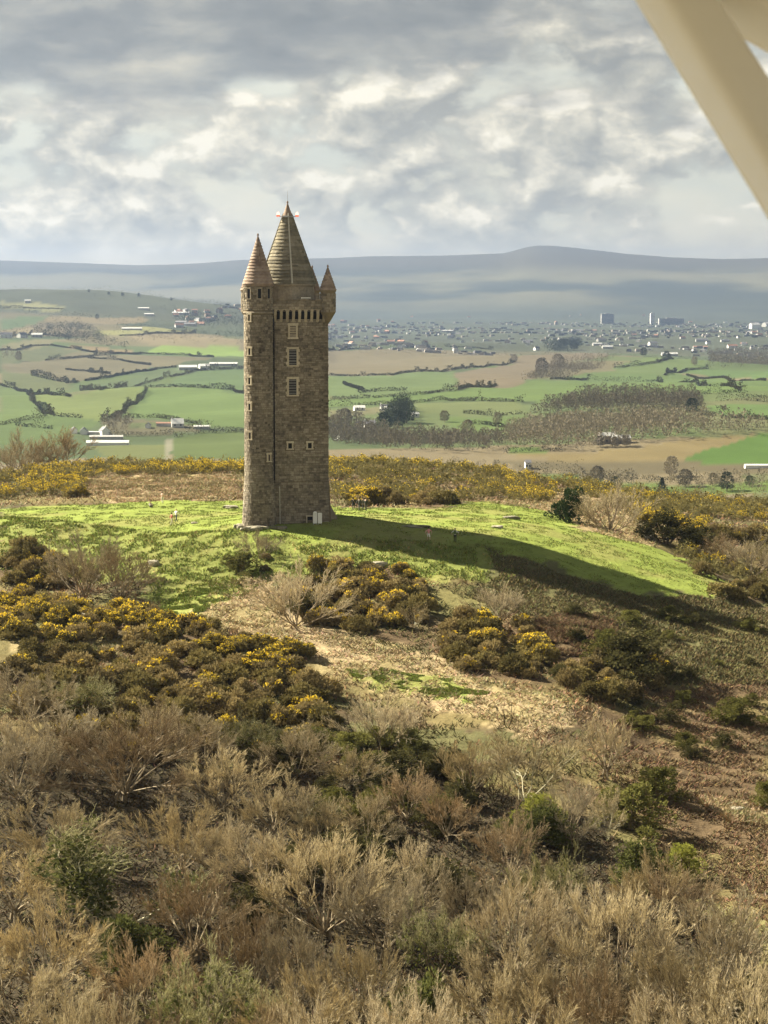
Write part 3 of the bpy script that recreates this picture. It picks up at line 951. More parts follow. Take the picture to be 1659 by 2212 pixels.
def cone_roof(parent, name, c, r0, z0, z1, nseg, ncourse, m, phase=0.0, tip=.12):
    root = obj(name, None, parent)
    zt = z1 - (z1 - z0) * tip
    line = lambda z: r0 * (z1 - z) / (z1 - z0)
    hc = (zt - z0) / ncourse
    for k in range(ncourse):
        a_, b_ = z0 + k * hc, z0 + (k + 1) * hc
        mb = MB()
        mb.lathe([(line(a_) - .18, a_ + .002), (line(a_) + .07, a_ + .002), (line(a_) + .055, a_ + .06), (line(b_) + .004, b_)], nseg, c, phase + prng.uniform(-.01, .01), cap=False)
        mb.r = [.30 + .45 * prng.random(len(v)) for v in mb.v]
        obj('slate_course', mb.mesh('slate_course', m, nseg > 12), root)
    mb = MB()
    mb.lathe([(line(zt) + .06, zt), (line(zt) * .55 + .03, zt + (z1 - zt) * .45), (.07, z1 - .12), (.13, z1 - .06), (.10, z1 + .1), (.02, z1 + .22)], max(nseg, 12), c, phase)
    obj('finial', mb.mesh('finial', M_CAPS), root)
    return root


cone_roof(tower, 'turret_roof', (0, 0), RT + .16, 30.6, 36.75, 40, 14, M_CAPS)
# octagonal drum and main spire
mb = MB(); mb.lathe([(3.40, 27.9), (3.40, 30.3), (3.66, 30.45), (3.66, 30.62)], 24, (CX, CY), -math.pi / 2)
drum = obj('roof_drum', mb.mesh('roof_drum', M_RUBBLE), tower)
spire = cone_roof(tower, 'main_spire', (CX, CY), 3.62, 30.6, 41.0, 24, 20, M_SLATE, -math.pi / 2, .16)
for k in range(0, 8, 2):
    a = -math.pi / 2 + k * math.pi / 4
    p0 = np.array([CX + 3.70 * math.cos(a), CY + 3.70 * math.sin(a), 30.65]); p1 = np.array([CX + .52 * math.cos(a), CY + .52 * math.sin(a), 39.6])
    mb = MB(); mb.tubes(np.array([[p0, p1]]), np.array([[.13, .09]]), 6)
    obj('hip_ridge', mb.mesh('hip_ridge', M_LEAD if k == 0 else M_SLATE), spire)
mb = MB(); mb.lathe([(.03, 41.1), (.02, 42.0), (.005, 42.6)], 6, (CX, CY))
obj('lightning_rod', mb.mesh('lightning_rod', M_METAL), spire)
# collar and the lit obstruction lamps
mb = MB(); mb.lathe([(.60, 39.1), (.80, 39.12), (.80, 39.25), (.58, 39.3)], 16, (CX, CY))
mb.tubes(np.array([[(CX - 1.4, CY - .05, 39.22), (CX + 1.4, CY - .05, 39.22)]]), np.array([[.05, .05]]), 6)
obj('lamp_collar', mb.mesh('lamp_collar', M_METAL), spire)


def m_emit(name, col, s):
    m = bpy.data.materials.new(name); m.use_nodes = True
    t = NT(m.node_tree)
    e = t.n('ShaderNodeEmission', ins={'Color': (*col, 1), 'Strength': s})
    t.n('ShaderNodeOutputMaterial', ins={'Surface': e.outputs[0]})
    return m


M_LAMP = m_emit('lit_lamp', (1.0, .66, .48), .42)
M_LAMPR = m_emit('red_lamp_glass', (1.0, .22, .12), .28)
for s_ in (-1, 1):
    lp = obj('obstruction_lamp', None, tower, (CX + s_ * 1.22, CY - .05, 39.3))
    mb = MB(); mb.lathe([(.22, -.1), (.25, 0), (.22, .1)], 12); obj('lamp_base', mb.mesh('lamp_base', M_LAMPR), lp)
    mb = MB(); mb.lathe([(.19, .1), (.2, .3), (.12, .45), (.03, .52)], 12); obj('lamp_globe', mb.mesh('lamp_globe', M_LAMP), lp)

# parapet on corbels
PO = .42
M_CORB = m_stone('corbel_stone', [(0, (.20, .165, .115)), (.5, (.33, .28, .20)), (1, (.46, .40, .30))])
par = obj('parapet', None, tower)
for face in range(4):
    M = Matrix.Translation((CX, CY, 0)) @ Matrix.Rotation(face * math.pi / 2, 4, 'Z') @ Matrix.Translation((-CX, -CY, 0))
    e = .002 if face % 2 else 0
    mb = MB()
    x0, x1 = -PO + e, S + PO - e
    mb.box(((x0 + x1) / 2, -PO / 2 + .12, 27.98), (x1 - x0, PO + .24, 1.12))
    mb.v = [np.c_[v, np.ones(len(v))] @ np.array(M).T[:, :3] for v in mb.v]
    pf = obj('parapet_wall', mb.mesh('parapet_wall', M_MORTAR), par)
    st = MB(); z = 27.42
    while z < 28.5:
        hh = .36
        u = -PO
        while u < S + PO:
            ww = prng.uniform(.45, .95)
            if u + ww > S + PO - .25: ww = S + PO - u
            Mb = M @ Matrix.Translation((u + ww / 2, -PO, z + hh / 2))
            put_stone(Mb, ww - .03, hh - .03, prng.uniform(.02, .05), prng.random(), face, st)
            u += ww
        z += hh
    tag(obj('stonework', st.mesh('parapet_stonework', M_RUBBLE), par), kind='stuff')
    u = -PO
    while u < S + PO - .2:              # coping stones
        ww = prng.uniform(.7, 1.2)
        if u + ww > S + PO - .4: ww = S + PO - u
        mb = MB(); mb.box((u + ww / 2, -PO / 2 + .10, 28.62), (ww - .03, PO + .36, .15 + prng.uniform(-.02, .02)), rnd=prng.random())
        mb.v = [np.c_[v, np.ones(len(v))] @ np.array(M).T[:, :3] for v in mb.v]
        obj('coping_stone', mb.mesh('coping_stone', M_RUBBLE), par)
        u += ww
    for k in range(11):
        uc = .55 + k * .78
        if face == 0 and uc < 1.6: continue
        mb = MB()
        prof = [(0, 25.75), (-.14, 25.95), (-.20, 26.35), (-PO, 26.75), (-PO - .02, 27.42), (0, 27.42)]
        hw = .17
        n = len(prof)
        v = [(uc - hw, y_, z_) for y_, z_ in prof] + [(uc + hw, y_, z_) for y_, z_ in prof]
        mb.add(v, [[i, n + i, n + (i + 1) % n, (i + 1) % n] for i in range(n)])
        mb.add(v, [[0, 1, 2], [0, 2, 3], [0, 3, 5], [3, 4, 5], [n, n + 2, n + 1], [n, n + 3, n + 2], [n, n + 5, n + 3], [n + 3, n + 5, n + 4]])
        # round arch to the next corbel
        hw2 = .39 - hw
        am = uc + .39
        if k < 10:
            seg = 6
            for q in range(seg):
                t0, t1 = math.pi * q / seg, math.pi * (q + 1) / seg
                xa, za = am - hw2 * math.cos(t0), 27.12 + .24 * math.sin(t0)
                xb, zb = am - hw2 * math.cos(t1), 27.12 + .24 * math.sin(t1)
                mb.add([(xa, -PO, za), (xb, -PO, zb), (xb, -PO, 27.43), (xa, -PO, 27.43), (xa, -.02, za), (xb, -.02, zb)], [[0, 1, 2, 3], [0, 4, 5, 1]])
        mb.v = [np.c_[v, np.ones(len(v))] @ np.array(M).T[:, :3] for v in mb.v]
        mb.r = [np.full(len(v), prng.random() * .9 + .05) for v in mb.v]
        obj('corbel', mb.mesh('corbel', M_CORB), par)
        if k < 10:
            mb = MB(); mb.box((am, -.03, 26.66), (.44, .14, .98))  # dark panel that paints the shade of the niche between corbels
            mb.v = [np.c_[v, np.ones(len(v))] @ np.array(M).T[:, :3] for v in mb.v]
            obj('niche_shade', mb.mesh('niche_shade', M_DARK), par)

for (cx, cy) in ((S, 0), (S - .55, S), (0, S)):   # corner turrets
    bz = obj('corner_turret', None, tower)
    mb = MB(); mb.lathe([(.12, 25.6), (.5, 26.2), (.72, 26.6), (.98, 27.0), (.98, 29.55), (1.06, 29.65), (1.06, 29.82)], 16, (cx, cy))
    mb.r = [np.full(len(v), .45) for v in mb.v]
    obj('turret_body', mb.mesh('corner_turret_body', M_MORTAR), bz)
    st = MB(); z = 27.02
    while z < 29.4:
        a = prng.uniform(0, .5)
        a1 = a + 2 * math.pi
        while a < a1 - .2:
            da = min(prng.uniform(.35, .6) / .98, a1 - a)
            ac = a + da / 2
            put_stone(Matrix.Translation((cx + .975 * math.sin(ac), cy - .975 * math.cos(ac), z + .17)) @ Matrix.Rotation(ac, 4, 'Z'), da * .98 - .03, .31, prng.uniform(.03, .05), prng.random(), 0, st)
            a += da
        z += .345
    tag(obj('stonework', st.mesh('corner_turret_stonework', M_RUBBLE), bz), kind='stuff')
    cone_roof(bz, 'turret_cap', (cx, cy), 1.08, 29.82, 32.85, 16, 7, M_CAPS, 0, .2)

# dark turret seam and small fittings at the foot
mb = MB(); mb.tubes(np.array([[(1.93, -.16, 5.4), (1.93, -.10, 16), (1.93, -.10, 26.6)]]), np.array([[.11, .11, .11]]), 8)  # dark tube added to deepen the seam between turret and wall
obj('dark_seam', mb.mesh('dark_seam', M_DARK), tower)
mb = MB(); mb.tubes(np.array([[(2.62, -.42, .1), (2.6, -.33, 2.5), (2.58, -.2, 5.0)]]), np.array([[.07, .07, .07]]), 8)
obj('drainpipe', mb.mesh('drainpipe', M_LEAD), tower)
mb = MB()
v = [(S - .1, 1.2, -1.5), (S + 2.3, 1.2, -1.8), (S + 1.3, 1.2, .9), (S - .1, 1.2, 3.4), (S - .1, 2.4, -1.5), (S + 2.3, 2.4, -1.8), (S + 1.3, 2.4, .9), (S - .1, 2.4, 3.4)]
mb.add(v, [[0, 1, 2, 3], [7, 6, 5, 4], [1, 5, 6, 2], [2, 6, 7, 3], [0, 3, 7, 4]])
obj('buttress', mb.mesh('buttress', M_RUBBLE), tower)
mb = MB(); mb.box((5.9, -1.0, -.12), (4.2, 1.1, .3), rnd=.9); mb.box((5.4, -1.6, -.3), (3.2, .7, .25), rnd=.5)
obj('entrance_step', mb.mesh('entrance_step', M_DRESS), tower)
mb = MB(); mb.box((6.0, -PO - .1, 28.86), (1.15, .3, .1))  # white slab lying on the parapet
obj('parapet_slab', mb.mesh('parapet_slab', M_WHITE), tower)


def gz(x, y):
    return float(H(np.array([x]), np.array([y]))[0])


# two white boards by the doorway
for k, (fx, lab) in enumerate(((846, 'white upright board by the tower door, left of the pair'), (859, 'white upright board by the tower door, right of the pair'))):
    a, _ = ray(fx * .80456, 1120)
    X, Y = a * 299.6, 299.6
    g = gz(X, Y)
    b = obj('notice_board', None, loc=(X, Y, g - .1), rz=.15 if k == 0 else -.25)
    tag(b, lab, 'board', 'white boards at the tower door')
    for s_ in (-.2, .2):
        mb = MB(); mb.tubes(np.array([[(s_, 0, -.2), (s_, 0, .5)]]), np.array([[.03, .03]]), 6); obj('leg', mb.mesh('board_leg', M_METAL), b)
    mb = MB(); mb.box((0, 0, .95), (.52, .06, 1.35)); mb.lathe([(.0, 1.62), (.26, 1.62), (.2, 1.76), (.06, 1.82)], 10) if k == 0 else None
    obj('panel', mb.mesh('board_panel', M_WHITE), b)


# ------------------------------------------------------------------ boulders
def rock(name, s, seed, m):
    bm = bmesh.new(); bmesh.ops.create_icosphere(bm, subdivisions=3, radius=1)
    for v in bm.verts:
        p = v.co
        n = fbm(np.array([p.x * 1.3 + seed * 7 + p.z]), np.array([p.y * 1.3 + p.z * .8]), 3, seed)[0]
        n2 = vnoise(np.array([p.x * 3 + seed]), np.array([p.y * 3 + p.z * 2]), seed + 3)[0]
        p *= .50 + .8 * n + .25 * n2
        if p.z > .45: p.z = .45 + (p.z - .45) * .4
        v.co = (p.x * s[0], p.y * s[1], p.z * s[2])
    me = bpy.data.meshes.new(name); bm.to_mesh(me); bm.free()
    me.materials.append(m)
    for p in me.polygons: p.use_smooth = False
    return me


M_ROCK = m_stone('pale_rock', [(0, (.10, .09, .065)), (.4, (.21, .19, .14)), (.75, (.34, .31, .24)), (1, (.48, .44, .35))], 1.6)
for k, (px, py, Y, s, lab) in enumerate([
        (553, 1141, 297.2, (1.45, .8, .55), 'broad pale boulder at the foot of the round stair turret'),
        (604, 1143, 297.4, (1.0, .6, .4), 'smaller pale boulder in front of the turret and wall joint'),
        (518, 1128, 299.5, (.7, .6, .7), 'pale boulder leaning left of the round turret foot'),
        (526, 1140, 298, (.5, .5, .35), 'little pale stone left of the broad turret boulder'),
        (500, 1085, 330, (1.1, .8, .55), 'low pale rock at the lawn edge left behind the tower'),
        (896, 1137, 302, (1.6, .9, .3), 'flat grey rock in the tower shadow on the lawn'),
        (1105, 1113, 322, (1.0, .7, .5), 'grey rock on the sunlit lawn right of the tower'),
        (1075, 1146, 307, (.8, .6, .4), 'small dark rock on the lawn near the shadow edge'),
        (330, 1205, 290, (.8, .7, .6), 'pale rock in the green slope below the left lawn'),
        (95, 1280, 250, (4.5, 2.0, .7), 'long grey outcrop on the gorse ridge at the left'),
        (820, 1217, 284, (1.3, .8, .7), 'pale rock face above the gorse below the tower'),
        (1405, 1158, 326, (1.6, .9, .9), 'pale rock beside dark bushes at the right'),
        (1500, 1165, 326, (1.2, .8, .8), 'pale rocky ledge at the far right of the hilltop'),
        (420, 1131, 311, (.45, .4, .3), 'small pale stone on the lawn by the strolling pair'),
        (1590, 1750, 205, (.7, .6, .45), 'pale rock on the brown slope at the right edge')]):
    X, Y, Z = pt(px, py, Y)
    o = obj('boulder', rock('boulder', s, 40 + k, M_ROCK), loc=(X, Y, gz(X, Y) + s[2] * .12), rz=k * .7 if k > 9 else .1)
    tag(o, lab, 'rock', 'rocks on the hill')

# ------------------------------------------------------------------ plants
vr = np.random.default_rng(11)


def unit(v):
    return v / (np.linalg.norm(v, axis=-1, keepdims=True) + 1e-9)


def rand_dirs(n, r=vr):
    return unit(r.normal(size=(n, 3)))


def spikes(mb, P, N, L, W, mat=0, rnd=None, r=vr):
    """flat pointed leaves standing at P along N: length L, width W"""
    n = len(P)
    s = unit(np.cross(N, rand_dirs(n, r)))
    a = P - s * (W / 2)[:, None]; b = P + s * (W / 2)[:, None]; c = P + N * L[:, None]
    v = np.stack([a, b, c], 1).reshape(-1, 3)
    f = np.arange(3 * n).reshape(-1, 3)
    mb.add(v, f, mat, rnd=None if rnd is None else np.repeat(rnd, 3))


def kites(mb, P, N, L, W, mat=0, rnd=None, r=vr):
    """leaf-shaped diamonds"""
    n = len(P)
    s = unit(np.cross(N, rand_dirs(n, r)))
    v = np.stack([P, P + N * (L * .5)[:, None] + s * (W / 2)[:, None], P + N * L[:, None], P + N * (L * .5)[:, None] - s * (W / 2)[:, None]], 1).reshape(-1, 3)
    mb.add(v, np.arange(4 * n).reshape(-1, 4), mat, rnd=None if rnd is None else np.repeat(rnd, 4))


M_GORSE = m_leaf('gorse_green', (.10, .088, .034), (.30, .245, .10), .25, .15)
M_GORSE2 = m_leaf('gorse_olive', (.12, .098, .045), (.35, .275, .13), .25, .15)
M_GORSE3 = m_leaf('moor_gorse', (.11, .102, .042), (.31, .265, .11), .25, .15)
M_BLOOM = m_leaf('gorse_flower', (.60, .44, .03), (.80, .62, .08), .3, .2)
M_STEM = m_var('gorse_stem', (.08, .06, .04), (.13, .10, .06), 6)
M_IVY = m_leaf('ivy_green', (.055, .065, .022), (.15, .155, .05), .3, .2)
M_PINE = m_leaf('pine_green', (.022, .038, .016), (.06, .085, .035), .2, .1)
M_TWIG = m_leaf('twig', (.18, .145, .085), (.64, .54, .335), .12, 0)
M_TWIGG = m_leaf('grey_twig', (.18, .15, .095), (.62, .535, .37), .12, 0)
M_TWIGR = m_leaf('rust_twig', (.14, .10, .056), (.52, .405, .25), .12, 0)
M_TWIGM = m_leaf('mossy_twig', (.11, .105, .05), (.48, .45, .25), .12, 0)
M_BRAM = m_leaf('bramble', (.05, .037, .022), (.12, .085, .05), .5, 0)  # extra dark, so the gaps between the crowns read as shade
M_BARK = m_var('bark', (.14, .11, .068), (.26, .21, .135), 3, bmp=.4)
M_BARKP = m_var('pale_bark', (.33, .30, .20), (.47, .435, .30), 3, bmp=.4)


def gorse_mesh(seed, dens=1.0, bloom=.3, olive=False):
    """low lumpy evergreen bush about 2.4 m across, 1.5 m high: foliage, flowers, stems"""
    r = np.random.default_rng(seed)
    nl = r.integers(30, 42)
    a = r.uniform(0, 2 * math.pi, nl); q = np.sqrt(r.uniform(0, 1, nl)) * .95
    C = np.c_[q * np.cos(a), q * np.sin(a) * .9, .30 + (1 - q ** 2) * .70 + r.normal(0, .16, nl)]
    C[:, :2] *= np.array([r.uniform(.8, 1.2), r.uniform(.8, 1.2)]); Rl = r.uniform(.15, .34, nl)
    fo, fl, st = MB(), MB(), MB()
    per = int(42 * dens)
    for c, rl in zip(C, Rl):
        d = rand_dirs(per, r); d[:, 2] = np.abs(d[:, 2]) * .9 - .25; d = unit(d)
        lump = 1 + .25 * np.sin(d[:, 0] * 5 + c[0] * 9) * np.sin(d[:, 1] * 5 + c[1] * 7)
        P = c + d * (rl * lump * r.uniform(.55, 1, per))[:, None]
        N = unit(d + np.array([0, 0, .5]) + r.normal(0, .35, (per, 3)))
        base = r.uniform(0, .45)
        L = r.uniform(.12, .26, per); W = r.uniform(.06, .13, per)
        kites(fo, P, N, L, W, 0, np.clip(base + r.uniform(0, .5, per), 0, .98), r)
        if r.random() < bloom * .85 and c[2] > .55:
            nb = int(max(30 * dens, 7) * r.uniform(.3, 1.3))
            d = rand_dirs(nb, r); d[:, 2] = np.abs(d[:, 2]) * 1.2 + .1; d = unit(d)
            P = c + d * (rl * r.uniform(.92, 1.25, nb))[:, None]
            kites(fl, P, unit(d + r.normal(0, .5, (nb, 3))), r.uniform(.09, .18, nb), r.uniform(.07, .13, nb), 0, r.uniform(0, .9, nb), r)
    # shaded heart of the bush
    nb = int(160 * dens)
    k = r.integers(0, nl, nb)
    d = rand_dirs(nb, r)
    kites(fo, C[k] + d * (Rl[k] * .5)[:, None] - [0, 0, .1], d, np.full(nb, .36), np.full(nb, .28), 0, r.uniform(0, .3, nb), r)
    ns = 7
    p0 = np.c_[r.normal(0, .12, ns), r.normal(0, .12, ns), np.full(ns, -.4)]
    p1 = C[r.integers(0, nl, ns)] - [0, 0, .15]
    st.tubes(np.stack([p0, p0 * .4 + p1 * .6 + [0, 0, -.1], p1], 1), np.tile([.05, .035, .02], (ns, 1)), 4)
    return fo, fl, st, (M_GORSE2 if olive else M_GORSE)


GV = []
for k, (bl, ol) in enumerate([(.85, False), (.6, False), (.35, True), (.18, True), (.06, False), (.0, True), (.5, True), (.1, False)]):
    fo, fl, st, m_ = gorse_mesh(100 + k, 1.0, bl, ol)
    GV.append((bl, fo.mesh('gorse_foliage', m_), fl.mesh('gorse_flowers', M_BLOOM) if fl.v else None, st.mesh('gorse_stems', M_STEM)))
GLOW = []
for k, (bl, ol) in enumerate([(.9, True), (.5, True), (.2, True), (0, True)]):
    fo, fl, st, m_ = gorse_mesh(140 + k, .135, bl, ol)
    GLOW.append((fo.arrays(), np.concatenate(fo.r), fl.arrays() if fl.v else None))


def scatter(poly, spacing, r, jitter=.9):
    xs = [p[0] for p in poly]; ys = [p[1] for p in poly]
    gx, gy = np.meshgrid(np.arange(min(xs), max(xs), spacing), np.arange(min(ys), max(ys), spacing))
    x = gx.ravel() + r.uniform(-.5, .5, gx.size) * spacing * jitter; y = gy.ravel() + r.uniform(-.5, .5, gx.size) * spacing * jitter
    k = inpoly(x, y, poly)
    return x[k], y[k]


def pick(bloom, r):
    w_ = np.array([math.exp(-((bloom - g[0]) / .22) ** 2) + .02 for g in GV])
    return int(r.choice(len(GV), p=w_ / w_.sum()))


n_gorse = 0


def sight(x, y, z):
    """print position of a point, for telling things apart in words"""
    yy, zz = y, z - ZC
    cf, sf = math.cos(PITCH), math.sin(PITCH)
    f_ = yy * cf - zz * sf; u_ = yy * sf + zz * cf
    return (384 + FPX * x / f_) / S768, (512 - FPX * u_ / f_) / S768


def gorse_names(pts, variants, sizes, place):
    """words for size, bloom and place in the thicket"""
    P_ = np.array([sight(a, b, gz(a, b)) for a, b in pts])
    fx = np.argsort(np.argsort(P_[:, 0])) / max(1, len(P_) - 1); fy = np.argsort(np.argsort(P_[:, 1])) / max(1, len(P_) - 1)
    out = []
    for k in range(len(P_)):
        bl = GV[variants[k]][0]
        bw = 'golden' if bl > .7 else 'yellow-flowered' if bl > .4 else 'sparsely flowered' if bl > .12 else 'dark green'
        sz = 'big' if sizes[k] > 1.28 else 'small' if sizes[k] < .95 else 'middling'
        hx = ['left end', 'left of middle', 'middle', 'right of middle', 'right end'][min(4, int(fx[k] * 5))]
        vy = ['back', 'middle', 'front'][min(2, int(fy[k] * 3))]
        out.append(f'{sz} {bw} gorse bush, {vy} row, {hx}, {place}')
    return out


def gorse_thing(x, y, s, v, label, group, r):
    global n_gorse
    bl, fo, fl, st = GV[v]
    root = obj('gorse_bush', None, loc=(x, y, gz(x, y) - .12), rz=r.uniform(0, 6.28), sc=(s * r.uniform(.9, 1.15), s * r.uniform(.9, 1.15), s * r.uniform(.8, 1.15)))
    tag(root, label, 'bush', group)
    obj('foliage', fo, root)
    if fl: tag(obj('flowers', fl, root), kind='stuff')
    obj('stem', st, root)
    n_gorse += 1


GZ = [  # outline, spacing, bloom, size, label, group, share kept as single bushes
    ([(0, 1295), (110, 1285), (250, 1325), (450, 1365), (650, 1405), (725, 1445), (700, 1490), (500, 1450), (250, 1405), (0, 1400)], 3.1, .55, 1.35,
     'left ridge crest', 'flowering gorse on the left ridge'),
    ([(0, 1410), (250, 1415), (500, 1455), (720, 1490), (745, 1560), (660, 1660), (350, 1650), (180, 1620), (0, 1520)], 2.9, .12, 1.4,
     'left ridge front', 'dark gorse on the left ridge'),
    ([(670, 1235), (860, 1225), (960, 1275), (920, 1370), (760, 1365), (640, 1335), (650, 1290)], 2.9, .3, 1.35,
     'thicket below the tower', 'gorse below the tower'),
    ([(905, 1395), (1000, 1345), (1150, 1345), (1210, 1420), (1140, 1475), (1000, 1455)], 2.8, .45, 1.3,
     'path clump', 'gorse clump right of the path'),
    ([(1180, 1450), (1280, 1420), (1400, 1410), (1450, 1500), (1330, 1530), (1220, 1500)], 3.0, .05, 1.4,
     'right slope patch', 'dark gorse on the right slope'),
    ([(0, 1180), (170, 1195), (210, 1260), (110, 1275), (0, 1262)], 3.0, .15, 1.3,
     'patch under the left lawn', 'gorse under the left lawn'),
    ([(420, 1190), (600, 1200), (590, 1245), (480, 1250)], 4.5, .1, .9,
     'tower bank', 'bushes in the bank below the tower'),
]
grng = np.random.default_rng(5)
for poly, sp, bl, sz, lab, grp in GZ:
    wp = wpoly(poly)
    x, y = scatter(wp, sp, grng)
    ss_ = [sz * grng.uniform(.65, 1.25) for a in x]
    vv_ = [pick(np.clip(bl + grng.normal(0, .22), 0, 1), grng) for a in x]
    for a, b, s, v, nm in zip(x, y, ss_, vv_, gorse_names(list(zip(x, y)), vv_, ss_, lab)):
        gorse_thing(a, b, s, v, nm, grp, grng)

# the wide gorse moor behind the lawn: the front bushes singly, the rest as one cover
BACK = [([(0, 1000), (230, 1003), (520, 990), (535, 1030), (200, 1032), (170, 1090), (0, 1104)], .5, 'moor left of the tower', 'gorse behind the lawn, left'),
        ([(690, 988), (900, 988), (1050, 1012), (1220, 1050), (1180, 1088), (1060, 1080), (950, 1093), (740, 1093)], .42, 'moor right of the tower', 'gorse behind the tower'),
        ([(1220, 1040), (1330, 1062), (1460, 1078), (1659, 1085), (1659, 1190), (1510, 1165), (1400, 1140), (1330, 1095), (1250, 1075)], .3, 'right hillside', 'gorse on the right hillside'),
        ([(1450, 1200), (1659, 1180), (1659, 1330), (1560, 1290)], .08, 'slope right of the lawn', 'bushes right of the lawn')]
cover = MB(); coverf = MB()
for bi, (poly, bl, lab, grp) in enumerate(BACK):
    wp = wpoly(poly, 60, 446)
    x, y = scatter(wp, 2.7 if bi < 3 else 3.0, grng)
    # the nearest row of every column is seen best
    order = np.argsort(y)
    keep = set(order[:(30 if bi < 3 else 14)].tolist())
    single = []
    for k in range(len(x)):
        s = grng.uniform(.7, 1.75)
        if fbm(np.array([x[k] / 9]), np.array([y[k] / 9]), 2, 91)[0] < .40: continue
        b_ = float(np.clip(bl + grng.normal(0, .25) + (fbm(np.array([x[k] / 14]), np.array([y[k] / 14]), 2, 92)[0] - .5) * 2.4, 0, 1))
        if k in keep:
            single.append((x[k], y[k], s, pick(b_, grng)))
        else:
            v = int(np.argmin([abs(b_ - q) for q in (.9, .5, .2, 0)]))
            (fv, ft, fq), fr, fl = GLOW[v]
            an = grng.uniform(0, 6.28); ca, sa = math.cos(an), math.sin(an)
            M = np.array([[ca, -sa, 0], [sa, ca, 0], [0, 0, 1]]) * s
            o_ = np.array([x[k], y[k], gz(x[k], y[k]) - .1])
            cover.add(fv @ M.T + o_, fq, 0, rnd=np.clip(fr * .8 + grng.uniform(0, .25), 0, .98))
            if fl is not None:
                coverf.add(fl[0] @ M.T + o_, fl[2], 0, rnd=grng.uniform(0, .9))
    if single:
        nm = gorse_names([q[:2] for q in single], [q[3] for q in single], [q[2] for q in single], lab)
        for q, n_ in zip(single, nm): gorse_thing(q[0], q[1], q[2], q[3], n_, grp, grng)
cv = obj('gorse_cover', cover.mesh('gorse_cover', M_GORSE3)); tag(cv, 'mass of gorse scrub over the moor behind the lawn', None, None, 'stuff')
cf = obj('gorse_bloom_cover', coverf.mesh('gorse_bloom_cover', M_BLOOM)); tag(cf, 'yellow bloom of the gorse moor behind the lawn', None, None, 'stuff')


# ---- bare trees
def grow(seed, h=7.0, stems=4, spread=.45, levels=4, up=.07, wob=.09, twig_r=.012, kids=(7, 7, 6), thick=1.0, amin=.2, amax=.72, lift=0.0):
    r = np.random.default_rng(seed)
    lv = []
    an = np.arange(stems) * 2.399 + r.uniform(0, 6.28)
    th = spread * np.sqrt((np.arange(stems) + .3) / stems) if stems > 1 else np.zeros(1) + .05
    d = unit(np.c_[np.cos(an) * np.sin(th), np.sin(an) * np.sin(th), np.cos(th)] + r.normal(0, .07, (stems, 3)))
    P0 = np.c_[r.normal(0, .15, (stems, 2)) * (stems > 1), np.full(stems, -.3 + lift)]
    L = (h - lift) * .66 * r.uniform(.8, 1.08, stems); rad = .026 * h * thick * r.uniform(.7, 1.0, stems) / (1 if stems < 3 else 2.2)
    for l in range(levels):
        K = (7, 5, 3, 1, 1)[l]
        n = len(L)
        P = np.empty((n, K + 1, 3)); P[:, 0] = P0
        dd = d.copy()
        for k in range(K):
            dd = unit(dd + np.array([0, 0, up]) + r.normal(0, wob * (1.3 if l else .8), (n, 3)))
            P[:, k + 1] = P[:, k] + dd * (L / K)[:, None]
        tt = np.linspace(0, 1, K + 1)
        end = .35 if l < levels - 1 else .25
        RR = rad[:, None] * (1 - tt * (1 - end))
        lv.append((P, RR))
        if l == levels - 1: break
        c = kids[min(l, len(kids) - 1)]
        t = r.uniform((.45, .3, .15)[min(l, 2)], 1.0, (n, c)); t[:, 0] = 1.0; t = np.sort(t, 1)
        idx = np.repeat(np.arange(n), c); tf = t.ravel() * K
        k0 = np.minimum(tf.astype(int), K - 1); fr = (tf - k0)[:, None]
        P0 = P[idx, k0] * (1 - fr) + P[idx, k0 + 1] * fr
        tan = unit(P[idx, k0 + 1] - P[idx, k0])
        side = unit(np.cross(tan, rand_dirs(len(idx), r)))
        ang = r.uniform(amin, amax, len(idx)) * (1 - .5 * (t.ravel() > .97))
        d = unit(tan * np.cos(ang)[:, None] + side * np.sin(ang)[:, None] + np.array([0, 0, .06]))
        L = L[idx] * r.uniform(.38, .66, len(idx)) * (.8 if l == levels - 2 else 1.0) * (1.1 - .35 * t.ravel())
        rad = np.maximum(rad[idx] * (1 - .65 * t.ravel()) * r.uniform(.45, .7, len(idx)), (.028, .019, twig_r)[min(l, 2)] * h / 7)
    return lv


